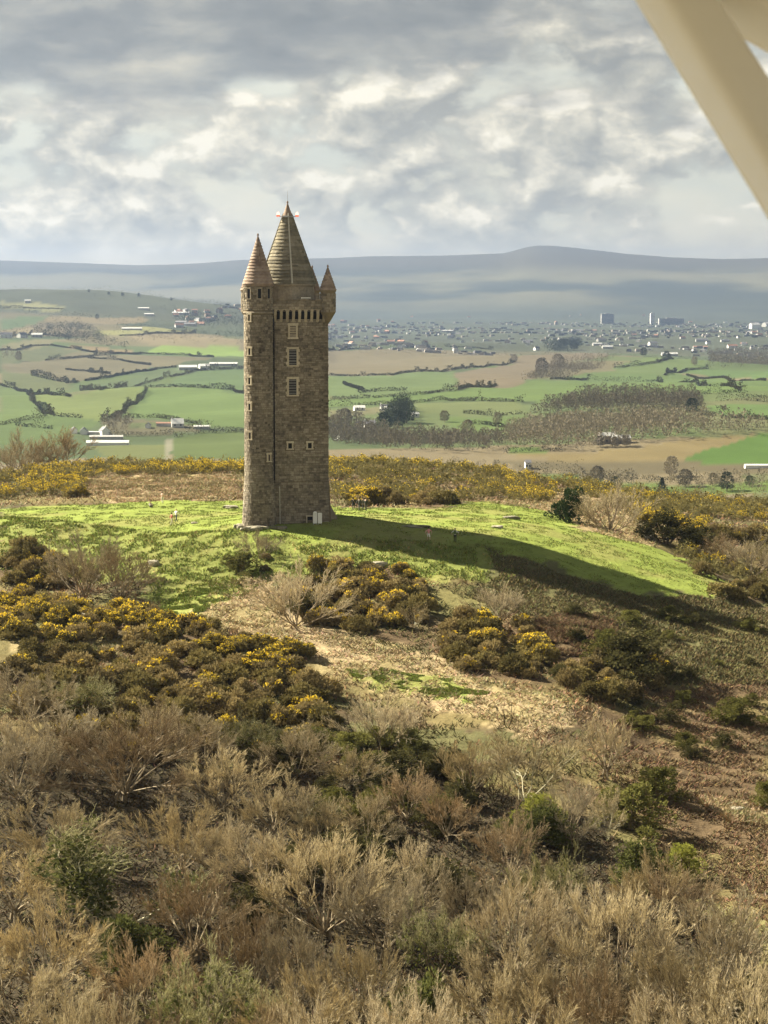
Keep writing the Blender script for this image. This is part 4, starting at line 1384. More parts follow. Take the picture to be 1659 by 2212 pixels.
def tree_meshes(seed, barkm, twigm, ivy=0, **kw):
    lv = grow(seed, **kw)
    r = np.random.default_rng(seed + 1000)
    tr, cr, iv = MB(), MB(), MB()
    lf = kw.get('lift', 0)
    if lf:
        for q in range(3):
            e_ = r.normal(0, .12, 2)
            tr.tubes(np.array([[(e_[0] * 3, e_[1] * 3, -.5), (e_[0] * 2, e_[1] * 2, lf * .5), (e_[0], e_[1], lf)]]), np.array([[.15, .12, .09]]), 6)
    for l, (P, RR) in enumerate(lv):
        if l < 2: tr.tubes(P, RR, 6 if l == 0 else 4)
        else: cr.tubes(P, RR, 3, rnd=r.uniform(0, .25, len(P)) if l == 2 else r.uniform(.5, .98, len(P)))  # crown shading put into colour: trunk and inner branches darker, outer twigs paler
    if ivy:
        P = np.concatenate([lv[0][0].reshape(-1, 3), lv[1][0].reshape(-1, 3)])
        k = r.integers(0, len(P), ivy)
        Q = P[k] + r.normal(0, .28, (ivy, 3))
        kites(iv, Q, unit(rand_dirs(ivy, r) + [0, 0, .4]), r.uniform(.18, .36, ivy), r.uniform(.14, .26, ivy), 0, r.uniform(0, .95, ivy), r)
    top = max(P.reshape(-1, 3)[:, 2].max() for P, _ in lv)
    wid = np.percentile(np.abs(lv[-1][0].reshape(-1, 3)[:, :2]), 96)
    return dict(trunk=tr.mesh('tree_trunk', barkm), crown=cr.mesh('tree_crown', twigm), ivy=iv.mesh('tree_ivy', M_IVY) if ivy else None, h=top, w=wid)


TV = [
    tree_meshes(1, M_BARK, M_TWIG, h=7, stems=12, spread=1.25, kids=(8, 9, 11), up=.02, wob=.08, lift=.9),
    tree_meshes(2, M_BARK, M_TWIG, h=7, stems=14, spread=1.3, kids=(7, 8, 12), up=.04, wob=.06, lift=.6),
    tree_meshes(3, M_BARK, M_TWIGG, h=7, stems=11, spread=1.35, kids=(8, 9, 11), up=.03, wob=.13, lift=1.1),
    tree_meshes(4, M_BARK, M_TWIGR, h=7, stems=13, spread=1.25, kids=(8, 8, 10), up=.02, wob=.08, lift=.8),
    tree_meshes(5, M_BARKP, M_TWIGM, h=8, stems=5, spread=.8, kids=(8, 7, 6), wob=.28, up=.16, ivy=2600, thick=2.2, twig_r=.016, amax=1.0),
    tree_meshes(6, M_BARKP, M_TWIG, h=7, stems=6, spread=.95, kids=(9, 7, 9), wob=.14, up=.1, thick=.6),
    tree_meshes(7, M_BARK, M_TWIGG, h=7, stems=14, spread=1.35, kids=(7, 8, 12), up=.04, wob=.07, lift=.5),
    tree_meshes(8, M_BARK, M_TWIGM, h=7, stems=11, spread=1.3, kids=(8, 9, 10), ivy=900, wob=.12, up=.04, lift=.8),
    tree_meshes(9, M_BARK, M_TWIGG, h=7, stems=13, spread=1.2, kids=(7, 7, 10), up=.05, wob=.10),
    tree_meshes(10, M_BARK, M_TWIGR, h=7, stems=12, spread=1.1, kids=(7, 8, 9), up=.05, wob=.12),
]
n_tree = 0


def place_tree(px, py, wd, Y, v, label, group=None, name='bare_tree'):
    """crown centre seen at (px, py), crown wd wide on the print, at distance Y"""
    global n_tree
    X, Yw, zc = pt(px, py, Y)
    wm = wd * 1.16 / (FPX / S768) * Y
    T = TV[v]
    g = gz(X, Yw)
    hgt = np.clip(zc - g + wm * .40, wm * .7, wm * 1.4)
    root = obj(name, None, loc=(X, Yw, g), rz=vr.uniform(0, 6.28), sc=(wm / 2 / T['w'], wm / 2 / T['w'], hgt / T['h']))
    tag(root, label, 'tree', group)
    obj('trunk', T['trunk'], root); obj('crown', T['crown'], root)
    if T['ivy']: obj('ivy', T['ivy'], root)
    n_tree += 1
    return root


def canopyY(py):
    return float(np.interp(py, [1500, 1540, 1650, 1750, 1900, 2050, 2200, 2330], [218, 213, 200, 186, 164, 147, 133, 122]))


SPECIAL = [
    (250, 1890, 300, 4, 'tall pale-limbed tree with ivy near the lower left, greenest of the wood'),
    (668, 1745, 130, 5, 'small lone bare tree with fanned pale branches in the dark scrub'),
    (1130, 1650, 230, 5, 'bare tree with a pale trunk at the end of the straw path'),
    (780, 2090, 190, 1, 'pale fan-shaped bare tree at the bottom centre'),
    (700, 1890, 270, 1, 'broad brown bare tree left of the picture centre, fanned crown'),
    (835, 1935, 190, 2, 'bare tree just right of the broad fanned brown tree'),
    (1115, 1965, 240, 6, 'large pale bare tree in the lower right wood, leftmost of its row'),
    (1335, 1995, 240, 1, 'pale bare tree in the middle of the lower right row'),
    (1545, 2020, 270, 6, 'widest pale bare tree near the lower right corner'),
    (1012, 1905, 125, 2, 'slim bare tree above the lower right row of pale trees'),
    (270, 1690, 280, 3, 'wide brown bare tree on the left at mid wood'),
    (482, 1700, 180, 1, 'bare tree with upswept twigs right of the wide brown one'),
    (965, 1740, 120, 3, 'slender leaning bare tree in the dark hollow'),
    (1310, 1575, 110, 2, 'small pale bare tree on the slope below the dark gorse'),
    (1315, 1705, 80, 5, 'tiny fan-shaped bare tree on the brown slope'),
    (830, 1555, 170, 8, 'grey bare shrub-tree at the end of the gorse ridge'),
    (1408, 1880, 140, 0, 'bare tree above the middle of the lower right row'),
    (1000, 2165, 120, 5, 'small yellowish bare tree at the bottom right of centre'),
    (1075, 2105, 210, 0, 'brown bare tree in front of the lower right row'),
    (450, 2140, 260, 7, 'ivy-flecked bare tree near the bottom left of centre'),
    (420, 1935, 220, 3, 'reddish brown bare tree right of the pale ivy tree'),
    (640, 1295, 190, 8, 'grey bare bush beside the straw hollow below the tower'),
]
for px, py, wd, v, lab in SPECIAL:
    Y = canopyY(py) if py > 1400 else 262
    place_tree(px, py, wd, Y, v, lab, 'bare trees of the wood')
FILL = [(60, 1570, 190), (130, 1660, 200), (40, 1720, 210), (120, 1800, 210), (30, 1900, 220), (90, 2010, 230), (60, 2150, 240), (180, 2200, 230), (320, 2080, 210), (560, 1850, 200),
        (540, 2010, 210), (640, 2150, 200), (590, 1720, 130), (760, 1660, 130), (880, 1690, 120), (900, 2150, 190), (1200, 2080, 210), (1290, 2130, 230), (1450, 2120, 230), (1230, 1960, 170),
        (1190, 1850, 130), (1600, 2140, 220), (1450, 2210, 230), (1150, 2210, 220), (700, 2220, 230), (330, 2230, 240), (520, 2230, 220), (1600, 2230, 200), (860, 2230, 200), (950, 1990, 150), (640, 2030, 170),
        (1100, 1790, 140), (1480, 1920, 150), (390, 1780, 170), (180, 1580, 140), (1010, 1640, 120), (700, 1780, 120), (20, 1620, 150), (1230, 1730, 120)]
SHORT = ['pale-limbed ivy tree', 'lone small tree', 'pale-trunked tree', 'pale bottom centre tree', 'broad fanned tree', 'broad fan neighbour', 'leftmost pale row tree', 'middle pale row tree', 'widest pale corner tree',
         'slim tree', 'wide brown left tree', 'upswept tree', 'slender leaning tree', 'small slope tree', 'tiny fan tree', 'ridge-end shrub', 'tree above the pale row', 'small yellowish tree', 'brown tree before the pale row', 'ivy-flecked tree', 'reddish tree', 'grey hollow bush']
for k, (px, py, wd) in enumerate(FILL):
    left = px < 640
    v = int(vr.choice([0, 1, 2, 3, 6, 7, 0, 3]))
    near = min(range(len(SPECIAL)), key=lambda i: (SPECIAL[i][0] - px) ** 2 + (SPECIAL[i][1] - py) ** 2)
    ddx, ddy = px - SPECIAL[near][0], py - SPECIAL[near][1]
    way = (('right of' if ddx > 0 else 'left of') if abs(ddx) > abs(ddy) else ('below' if ddy > 0 else 'above'))
    tone = {0: 'tan', 1: 'tan fan-shaped', 2: 'greyish', 3: 'reddish brown', 6: 'grey spreading', 7: 'ivy-spotted'}[v]
    edge = ' at left edge' if px < 70 else ' at bottom edge' if py > 2190 else ''
    how = 'close ' if ddx * ddx + ddy * ddy < 130 ** 2 else 'well '
    place_tree(px, py, wd, canopyY(py) + vr.uniform(-4, 4), v, f'{tone} bare tree{edge}, {how}{way} the {SHORT[near]}', 'other trees of the lower left wood' if left else 'other trees of the lower right wood')
# small bare shrubs packed between the trees
srng = np.random.default_rng(77); done = [(a[0], a[1]) for a in SPECIAL] + [(180, 1900), (320, 1900), (250, 1960), (250, 1830), (180, 1980), (330, 1980)] + [(a[0], a[1]) for a in FILL]
for k in range(400):
    px, py = srng.uniform(0, 1659), srng.uniform(1600, 1880)
    if py < 1700 + max(0, px - 900) * .45 and px > 900: continue
    if min((a - px) ** 2 + (b - py) ** 2 for a, b in done) < 88 ** 2: continue
    done.append((px, py))
    near = min(range(len(SPECIAL)), key=lambda i: (SPECIAL[i][0] - px) ** 2 + (SPECIAL[i][1] - py) ** 2)
    ddx, ddy = px - SPECIAL[near][0], py - SPECIAL[near][1]
    way = (('right of' if ddx > 0 else 'left of') if abs(ddx) > abs(ddy) else ('below' if ddy > 0 else 'above'))
    how = 'close' if ddx * ddx + ddy * ddy < 110 ** 2 else 'some way'
    v = int(srng.choice([8, 9, 6, 7, 8]))
    tone = {8: 'greyish', 9: 'reddish brown', 6: 'pale grey', 7: 'mossy green'}[v]
    place_tree(px, py + 15, srng.uniform(110, 175), canopyY(py) - 1, v, f'small {tone} bare shrub {how} {way} the {SHORT[near]}', 'shrubs between the trees', 'bare_shrub')
# dark low scrub in the hollow and on the right slope
HS = [([(540, 1660), (740, 1600), (900, 1620), (1040, 1660), (1010, 1830), (800, 1850), (560, 1800)], 46, 'hollow'), ([(1150, 1320), (1400, 1340), (1659, 1330), (1659, 1700), (1450, 1620), (1250, 1560)], 34, 'right slope')]
# bare scrub on the slopes
for px, py, wd, Y, v, lab in [(180, 1240, 190, 281, 2, 'greyish pink bare thicket below the left lawn'), (260, 1262, 150, 277, 3, 'bare thicket right of the greyish pink one'),
                              (1620, 1210, 130, 318, 2, 'tan bare bush at the right edge beyond the lawn'), (1320, 1140, 150, 330, 0, 'low tan bush behind the sunlit lawn tip'),
                              (1560, 1190, 90, 322, 3, 'tan bare bush beside the dark evergreens'), (60, 975, 130, 440, 0, 'olive brown tree standing behind the gorse at the left edge'),
                              (25, 1000, 100, 430, 2, 'brown bush under the olive tree at the left edge'), (130, 1000, 130, 440, 3, 'mauve bare thicket behind the gorse at the left'),
                              (560, 1215, 90, 288, 2, 'bare bush in the green bank below the turret'), (900, 1330, 70, 262, 5, 'pale dead bush between the two gorse clumps'),
                              (1080, 1340, 110, 266, 0, 'bare brown bush on the shaded slope')]:
    place_tree(px, py, wd, Y, {2: 8, 3: 9, 0: 8, 5: 5}[v], lab, 'bare bushes of the hilltop', 'bare_bush')


# ---- evergreens and green bushes
def bush_mesh(seed, n, m_, shape='round', leaf=(.2, .4)):
    r = np.random.default_rng(seed)
    mb, tr = MB(), MB()
    if shape == 'cone':
        nb = 64
        z = np.sort(r.uniform(.08, 1, nb)); a = r.uniform(0, 6.28, nb)
        for zz, aa in zip(z, a):
            ln = (1.12 - zz) ** .6 * .60 * r.uniform(.65, 1.15)
            q = int(n / nb)
            t = np.sqrt(r.uniform(0.05, 1, q))
            P = np.c_[np.cos(aa) * ln * t, np.sin(aa) * ln * t, zz + .12 * t * t] + r.normal(0, .028, (q, 3))
            kites(mb, P, unit(np.c_[np.full(q, np.cos(aa)), np.full(q, np.sin(aa)), np.full(q, .5)] + r.normal(0, .5, (q, 3))), r.uniform(.06, .12, q), r.uniform(.025, .05, q), 0, np.clip(r.uniform(0, .5) + r.uniform(0, .45, q), 0, .98), r)
        tr.tubes(np.array([[(0, 0, -.1), (.01, 0, .5), (0, .01, 1.02)]]), np.array([[.035, .025, .008]]), 6)
    else:
        nl = 34
        C = np.c_[r.normal(0, .30, (nl, 2)), r.uniform(.12, .85, nl)]
        C[:, :2] *= (1.25 - C[:, 2:3])
        for c in C:
            q = int(n / nl); rl = r.uniform(.07, .19)
            d = rand_dirs(q, r); P = c + d * (rl * r.uniform(.4, 1, q) ** .5)[:, None]
            kites(mb, P, unit(d + [0, 0, .4] + r.normal(0, .4, (q, 3))), r.uniform(.035, .075, q), r.uniform(.02, .045, q), 0, np.clip(r.uniform(0, .5) + r.uniform(0, .45, q), 0, .98), r)
        p1 = C[:6] - [0, 0, .05]; p0 = np.tile([0, 0, -.1], (6, 1))
        tr.tubes(np.stack([p0, p0 * .5 + p1 * .5, p1], 1), np.tile([.03, .02, .01], (6, 1)), 4)
    return mb.mesh('bush_crown', m_), tr.mesh('bush_trunk', M_BARK)


M_OLIVE = m_leaf('olive_leaf', (.07, .075, .022), (.19, .18, .055), .3, .2)
M_DKOLV = m_leaf('dark_olive_leaf', (.035, .036, .016), (.115, .105, .042), .3, .15)
M_YGREEN = m_leaf('yellow_green_leaf', (.17, .18, .035), (.30, .30, .07), .3, .2)  # yellow-green leaves, paler than the ivy and olive ones
BUSH = {'pine': bush_mesh(301, 6400, M_PINE), 'dark': bush_mesh(302, 4600, M_DKOLV), 'green': bush_mesh(303, 5200, M_IVY), 'olive': bush_mesh(304, 4600, M_OLIVE), 'lit': bush_mesh(305, 4200, M_YGREEN)}


def place_bush(kind, px, base, wd, ht, Y, name, label, cat, group=None):
    X, Yw, zb = pt(px, base, Y)
    k = Y * S768 / FPX
    root = obj(name, None, loc=(X, Yw, gz(X, Yw) - .1), rz=vr.uniform(0, 6.28), sc=(wd * k, wd * k, ht * k))
    tag(root, label, cat, group)
    obj('crown', BUSH[kind][0], root); obj('trunk', BUSH[kind][1], root)


for a in [('pine', 1232, 1140, 74, 80, 333, 'pine_tree', 'single dark green pine standing behind the sunlit lawn', 'tree'),
          ('dark', 1440, 1182, 120, 75, 326, 'evergreen_bush', 'dark evergreen bush left of the pale rock at the right', 'bush'),
          ('dark', 1495, 1180, 90, 60, 328, 'evergreen_bush', 'dark evergreen bush right of the larger one by the pale rock', 'bush'),
          ('dark', 1375, 1500, 150, 110, 250, 'evergreen_bush', 'broad dark evergreen bush on the right slope among gorse', 'bush'),
          ('olive', 1320, 1470, 110, 70, 253, 'green_bush', 'olive bush left of the broad dark evergreen', 'bush'),
          ('green', 905, 2130, 170, 190, 142, 'green_bush', 'bright green ivy-clad bush between the bare trees at the bottom', 'bush'),
          ('lit', 1165, 1735, 110, 90, 192, 'green_bush', 'yellow-green leafy bush under the pale-trunked tree', 'bush'),
          ('green', 1160, 1790, 150, 100, 188, 'green_bush', 'dark green bush below the yellow-green one', 'bush'),
          ('green', 1385, 1850, 130, 120, 178, 'green_bush', 'green bush on the slope above the lower right trees', 'bush'),
          ('lit', 1475, 1820, 90, 90, 182, 'green_bush', 'sunlit yellowish bush right of the green slope bush', 'bush'),
          ('olive', 1360, 1740, 150, 110, 196, 'green_bush', 'olive bush beside the tiny fan-shaped tree', 'bush'),
          ('olive', 1420, 1690, 110, 80, 205, 'green_bush', 'olive bush up the slope from the fan-shaped tree', 'bush'),
          ('green', 270, 2010, 170, 150, 156, 'green_bush', 'dark green ivy mass under the pale-limbed tree', 'bush'),
          ('olive', 1590, 1560, 90, 60, 240, 'green_bush', 'olive bush on the rusty slope at the right edge', 'bush'),
          ('lit', 1640, 2200, 90, 60, 140, 'green_bush', 'light green bush in the bottom right corner', 'bush'),
          ('lit', 985, 2200, 100, 70, 133, 'green_bush', 'pale yellow-green bush at the bottom right of centre', 'bush'),
          ('dark', 660, 1300, 120, 60, 266, 'evergreen_bush', 'dark bush in the heart of the thicket below the tower', 'bush'),
          ('olive', 520, 1235, 90, 50, 284, 'green_bush', 'dark olive bush in the bank left of the thicket', 'bush'),
          ('olive', 1655, 1720, 60, 60, 208, 'green_bush', 'green bush cut by the right edge of the view', 'bush'),
          ('dark', 540, 1900, 110, 90, 168, 'evergreen_bush', 'dark ivy bush between the brown crowns left of centre', 'bush'),
          ('dark', 620, 1820, 150, 100, 176, 'evergreen_bush', 'dark bush below the lone small tree', 'bush'),
          ('dark', 760, 1790, 170, 90, 181, 'evergreen_bush', 'dark bush in the hollow right of the lone tree', 'bush'),
          ('dark', 950, 1830, 150, 90, 175, 'evergreen_bush', 'dark green bush in the middle of the hollow', 'bush')]:
    place_bush(*a, group='evergreen and leafy bushes')

def rand_in(poly, n, r=vr):
    xs = [p[0] for p in poly]; ys = [p[1] for p in poly]
    x = r.uniform(min(xs), max(xs), n); y = r.uniform(min(ys), max(ys), n)
    k = inpoly(x, y, poly)
    return x[k], y[k]


SW = {'dark': 'dark evergreen', 'olive': 'olive', 'green': 'green'}
for poly, num, where in HS:
    wp = wpoly(poly)
    xs, ys = rand_in(wp, num * 6); xs, ys = xs[:num], ys[:num]
    P_ = np.array([sight(a, b, gz(a, b)) for a, b in zip(xs, ys)])
    fx = np.argsort(np.argsort(P_[:, 0])) / len(xs); fy = np.argsort(np.argsort(P_[:, 1])) / len(xs)
    for k in range(len(xs)):
        kind = str(vr.choice(['dark', 'olive', 'dark', 'olive'] if where == 'hollow' else ['olive', 'olive', 'dark']))
        s_ = vr.uniform(1.3, 3.4) if where == 'hollow' else vr.uniform(1.0, 2.4)
        root = obj('scrub_bush', None, loc=(xs[k], ys[k], gz(xs[k], ys[k]) - .1), rz=vr.uniform(0, 6.28), sc=(s_ * 1.25, s_ * 1.25, s_ * .8))
        szw = 'large' if s_ > 2.5 else 'small' if s_ < 1.8 else 'middling'
        tag(root, f"{szw} {SW[kind]} scrub bush, {['far', 'upper', 'lower', 'near'][int(fy[k] * 4)]} {['left', 'middle', 'right'][int(fx[k] * 3)]} part of the {where}", 'bush', 'scrub of the ' + where)
        obj('crown', BUSH[kind][0], root); obj('trunk', BUSH[kind][1], root)

# ---- undergrowth, tussocks, straw and bracken: nobody could count them
M_STUFF = m_col('dry_and_green_blades', 0, .95)


def blades(mb, x, y, length, width, lean, col, var, drop=0.0, r=vr):
    n = len(x)
    z = H(x, y) - .03 - drop
    a = r.uniform(0, 6.28, n)
    ln = length * r.uniform(.6, 1.3, n)
    le = lean * r.uniform(.5, 1.4, n)
    N = unit(np.c_[np.cos(a) * le, np.sin(a) * le, np.ones(n)])
    P = np.c_[x, y, z]
    s = unit(np.cross(N, rand_dirs(n, r)))
    W = (width * r.uniform(.6, 1.3, n))[:, None]
    tip = P + N * ln[:, None] - np.c_[np.zeros((n, 2)), le * ln * .15]
    v = np.stack([P - s * W / 2, P + s * W / 2, tip], 1).reshape(-1, 3)
    c = np.array(col) * (1 + var * r.uniform(-1, 1, (n, 1))) * (1 + .12 * r.normal(0, 1, (n, 3)))
    mb.add(v, np.arange(3 * n).reshape(-1, 3), 0, np.repeat(np.clip(c, .005, .7), 3, axis=0))


def clumped(x, y, sc, seed, thr):
    k = fbm(x / sc, y / sc, 3, seed) > thr
    return x[k], y[k]


grass, straw, brack = MB(), MB(), MB()
for kind, poly in NEAR_ZONES:
    if kind == 'tussock':
        x, y = rand_in(poly, 210000)
        x, y = clumped(x, y, 1.5, 51, .47)
        blades(grass, x, y, .34, .12, .6, (.17, .20, .045), .5)
        x, y = rand_in(poly, 40000); x, y = clumped(x, y, 2.2, 52, .55)
        blades(grass, x, y, .42, .12, .7, (.30, .26, .10), .4)
    elif kind == 'lawn':
        x, y = rand_in(poly, 190000); x, y = clumped(x, y, 1.6, 53, .50)
        blades(grass, x, y, .20, .10, .6, (.165, .195, .044), .45)
    elif kind == 'straw':
        x, y = rand_in(poly, 60000); x, y = clumped(x, y, 1.6, 54, .40)
        blades(straw, x, y, .62, .085, 1.5, (.33, .255, .15), .4)
        x, y = rand_in(poly, 30000); x, y = clumped(x, y, 2.4, 57, .5)
        blades(straw, x, y, .55, .10, 1.1, (.15, .135, .06), .4)
    elif kind == 'rust':
        x, y = rand_in(poly, 90000); x, y = clumped(x, y, 1.8, 55, .40)
        blades(brack, x, y, .62, .09, 1.3, (.145, .10, .055), .5)
    elif kind in ('olive', 'green'):
        x, y = rand_in(poly, 110000); x, y = clumped(x, y, 1.8, 56, .30)
        blades(brack, x, y, .5, .10, 1.0, (.135, .115, .054), .5)
# general rough cover of the hill
x = vr.uniform(-50, 50, 190000); y = vr.uniform(135, 300, 190000)
k = ground_kind(x, y) == 'scrub'; k &= (np.abs(x) < y * .19 + 2)
x, y = clumped(x[k], y[k], 2.5, 58, .42)
f_ = fbm(x / 7, y / 7, 3, 59)[:, None]
blades(brack, x, y, .7, .11, 1.1, np.where(f_ > .54, (.22, .145, .08), np.where(f_ > .46, (.15, .12, .06), (.085, .08, .03))), .4)
x = vr.uniform(-85, 85, 60000); y = vr.uniform(330, 450, 60000)
k = (ground_kind(x, y) == 'scrub') & (np.abs(x) < y * .19)
blades(brack, x[k], y[k], .7, .13, 1.1, (.25, .18, .10), .4)
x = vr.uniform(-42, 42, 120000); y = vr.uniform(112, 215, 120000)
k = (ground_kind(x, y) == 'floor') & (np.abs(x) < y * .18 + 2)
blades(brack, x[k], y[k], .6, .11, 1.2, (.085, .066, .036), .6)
for nm, mb_, lab in (('tussock_grass', grass, 'green tussocky grass of the lawn and the bank below it'), ('dry_straw_grass', straw, 'bleached straw grass of the path and hollows'), ('bracken_cover', brack, 'brown dead bracken and rough grass of the slopes')):
    tag(obj(nm, mb_.mesh(nm, M_STUFF)), lab, None, None, 'stuff')

# tangled low scrub that fills the wood floor
UL = grow(900, h=2.2, stems=6, spread=1.1, levels=3, up=.15, wob=.25, twig_r=.025, kids=(5, 5))
ub = MB()
for P, RR in UL:
    kk = [0, P.shape[1] // 2, -1] if len(P) < 40 else [0, -1]
    ub.tubes(P[:, kk], RR[:, kk], 3)
uv_, _, uq_ = ub.arrays()
und = MB()
x = vr.uniform(-42, 42, 1500); y = vr.uniform(118, 224, 1500)
k = np.isin(ground_kind(x, y), ('scrub', 'floor')) & (np.abs(x) < y * .18 + 2); x = x[k]; y = y[k]
zz = H(x, y)
for a, b, c in zip(x[:95], y[:95], zz[:95]):
    an = vr.uniform(0, 6.28); s = vr.uniform(1.2, 2.3); ca, sa = math.cos(an) * s, math.sin(an) * s
    und.add(uv_ @ np.array([[ca, -sa, 0], [sa, ca, 0], [0, 0, s]]).T + [a, b, c], uq_, 0, rnd=vr.uniform(0, .95))
tag(obj('bramble_undergrowth', und.mesh('bramble_undergrowth', M_BRAM)), 'tangled brown bramble undergrowth of the wood floor', None, None, 'stuff')
print('gorse', n_gorse, 'trees', n_tree, 'und', und.nv, 'cover', cover.nv)

# ------------------------------------------------------------------ hedges, woods, farms and the far town
fr_ = np.random.default_rng(23)
M_HEDGE = m_leaf('hedge', (.045, .048, .022), (.105, .095, .05), .4, .1)
M_WOOD = m_leaf('far_wood', (.15, .13, .09), (.30, .26, .18), .4, .05)
M_TOWNT = m_leaf('town_tree', (.07, .065, .045), (.16, .14, .09), .4, .05)
M_CONI = m_leaf('far_evergreen', (.03, .042, .022), (.075, .085, .042), .4, .05)

def resample(pts, step):
    pts = np.array(pts); seg = np.linalg.norm(np.diff(pts, axis=0), axis=1)
    s = np.r_[0, np.cumsum(seg)]; n = max(2, int(s[-1] / step))
    t = np.linspace(0, s[-1], n)
    return np.c_[np.interp(t, s, pts[:, 0]), np.interp(t, s, pts[:, 1])], s[-1]


def place_word(px, py):
    hor = 'far left' if px < 180 else 'left' if px < 420 else 'left of the tower' if px < 560 else 'just right of the tower' if px < 900 else 'centre right' if px < 1200 else 'right' if px < 1450 else 'far right'
    ver = 'distant' if py < 770 else 'middle' if py < 860 else 'near'
    return hor, ver


used_lab = {}
def uniq(lab):
    used_lab[lab] = used_lab.get(lab, 0) + 1
    n = used_lab[lab]
    return lab


ORD = ['', 'second ', 'third ', 'fourth ', 'fifth ', 'sixth ', 'seventh ', 'eighth ', 'ninth ', 'tenth ']
sect = {}
for hp in sorted(HEDGES_P, key=lambda h: -np.mean([p[1] for p in h])):
    wp = [hit(p[0], p[1], 620)[:2] for p in hp]
    q, ln = resample(wp, 1.0)
    if ln > 2600: continue
    n = min(int(ln * 9.0) + 30, 6000)
    k = fr_.integers(0, len(q), n)
    x = q[k, 0] + fr_.normal(0, .7, n); y = q[k, 1] + fr_.normal(0, .7, n)
    grow_ = .5 + 1.1 * fbm(x / 22, y / 22, 2, 83)
    tall = 1 + 1.6 * (fbm(x / 35, y / 35, 2, 84) > .62)
    zt = fr_.uniform(0, 1, n) * 2.7 * grow_ * tall
    x0, y0_ = q[len(q) // 2]; g0 = gz(x0, y0_)
    mb = MB(); hk = float(np.clip(math.hypot(x0, y0_) / 2800, .5, 1.1))
    P = np.c_[x - x0, y - y0_, H(x, y) + zt - g0 - .2]
    kites(mb, P, unit(rand_dirs(n, fr_) + [0, 0, .6]), fr_.uniform(1.0, 2.0, n) * hk, fr_.uniform(.7, 1.3, n) * hk, 0, fr_.uniform(0, .95, n), fr_)
    cx, cy = np.mean([p[0] for p in hp]), np.mean([p[1] for p in hp])
    hor, ver = place_word(cx, cy)
    key = (hor, ver); sect[key] = sect.get(key, 0) + 1
    o = obj('hedge', mb.mesh('hedge', M_HEDGE), loc=(x0, y0_, g0))
    long_ = 'long' if ln > 500 else 'short' if ln < 200 else 'dark'
    tag(o, f'{ORD[sect[key] - 1]}nearest {long_} hedge between the {ver} fields, {hor}' if sect[key] > 1 else f'nearest {long_} hedge between the {ver} fields, {hor}', 'hedge', 'hedges between the fields')


def tree_kites(mb, x, y, z, h, wd, n, r, m=0, conifer=False, ks=1.0):
    u = r.uniform(0, 1, n)
    if conifer: rad = wd * (1 - u) * r.uniform(.3, 1, n)
    else: rad = wd * np.sqrt(np.clip(np.sin(math.pi * np.clip(u * .8 + .18, 0, 1)), 0, 1)) * np.sqrt(r.uniform(.05, 1, n))
    a = r.uniform(0, 6.28, n)
    P = np.c_[x + rad * np.cos(a), y + rad * np.sin(a), z + h * (.12 + .82 * u)]
    d = unit(np.c_[np.cos(a) * .6, np.sin(a) * .6, np.full(n, .9)] + r.normal(0, .3, (n, 3)))
    kites(mb, P, d, r.uniform(.10, .20, n) * h * ks, r.uniform(.04, .08, n) * h * ks, m, np.clip(r.uniform(0, .4) + r.uniform(0, .5, n), 0, .98), r)


FARV = []
for k in range(6):
    mb, tr = MB(), MB(); r_ = np.random.default_rng(60 + k)
    for q_ in range(4): tree_kites(mb, 0, 0, 0, 1.0, .30 + .12 * r_.random(), 210, r_, 0, k == 5, .6)
    tr.tubes(np.array([[(0, 0, -.05), (.01, 0, .6)]]), np.array([[.03, .012]]), 5)
    FARV.append((mb.mesh('far_crown', M_WOOD if k < 4 else M_CONI), tr.mesh('far_trunk', M_BARK)))


def far_tree(px, py, ht, v, lab, grp='trees in the valley', y0=620):
    X, Y, Z = hit(px, py, y0)
    hm_ = ht * Y * S768 / FPX
    root = obj('valley_tree', None, loc=(X, Y, Z - .2), rz=fr_.uniform(0, 6.28), sc=(hm_ * fr_.uniform(.9, 1.3), hm_ * fr_.uniform(.9, 1.3), hm_))
    tag(root, lab, 'tree', grp)
    obj('crown', FARV[v][0], root); obj('trunk', FARV[v][1], root)


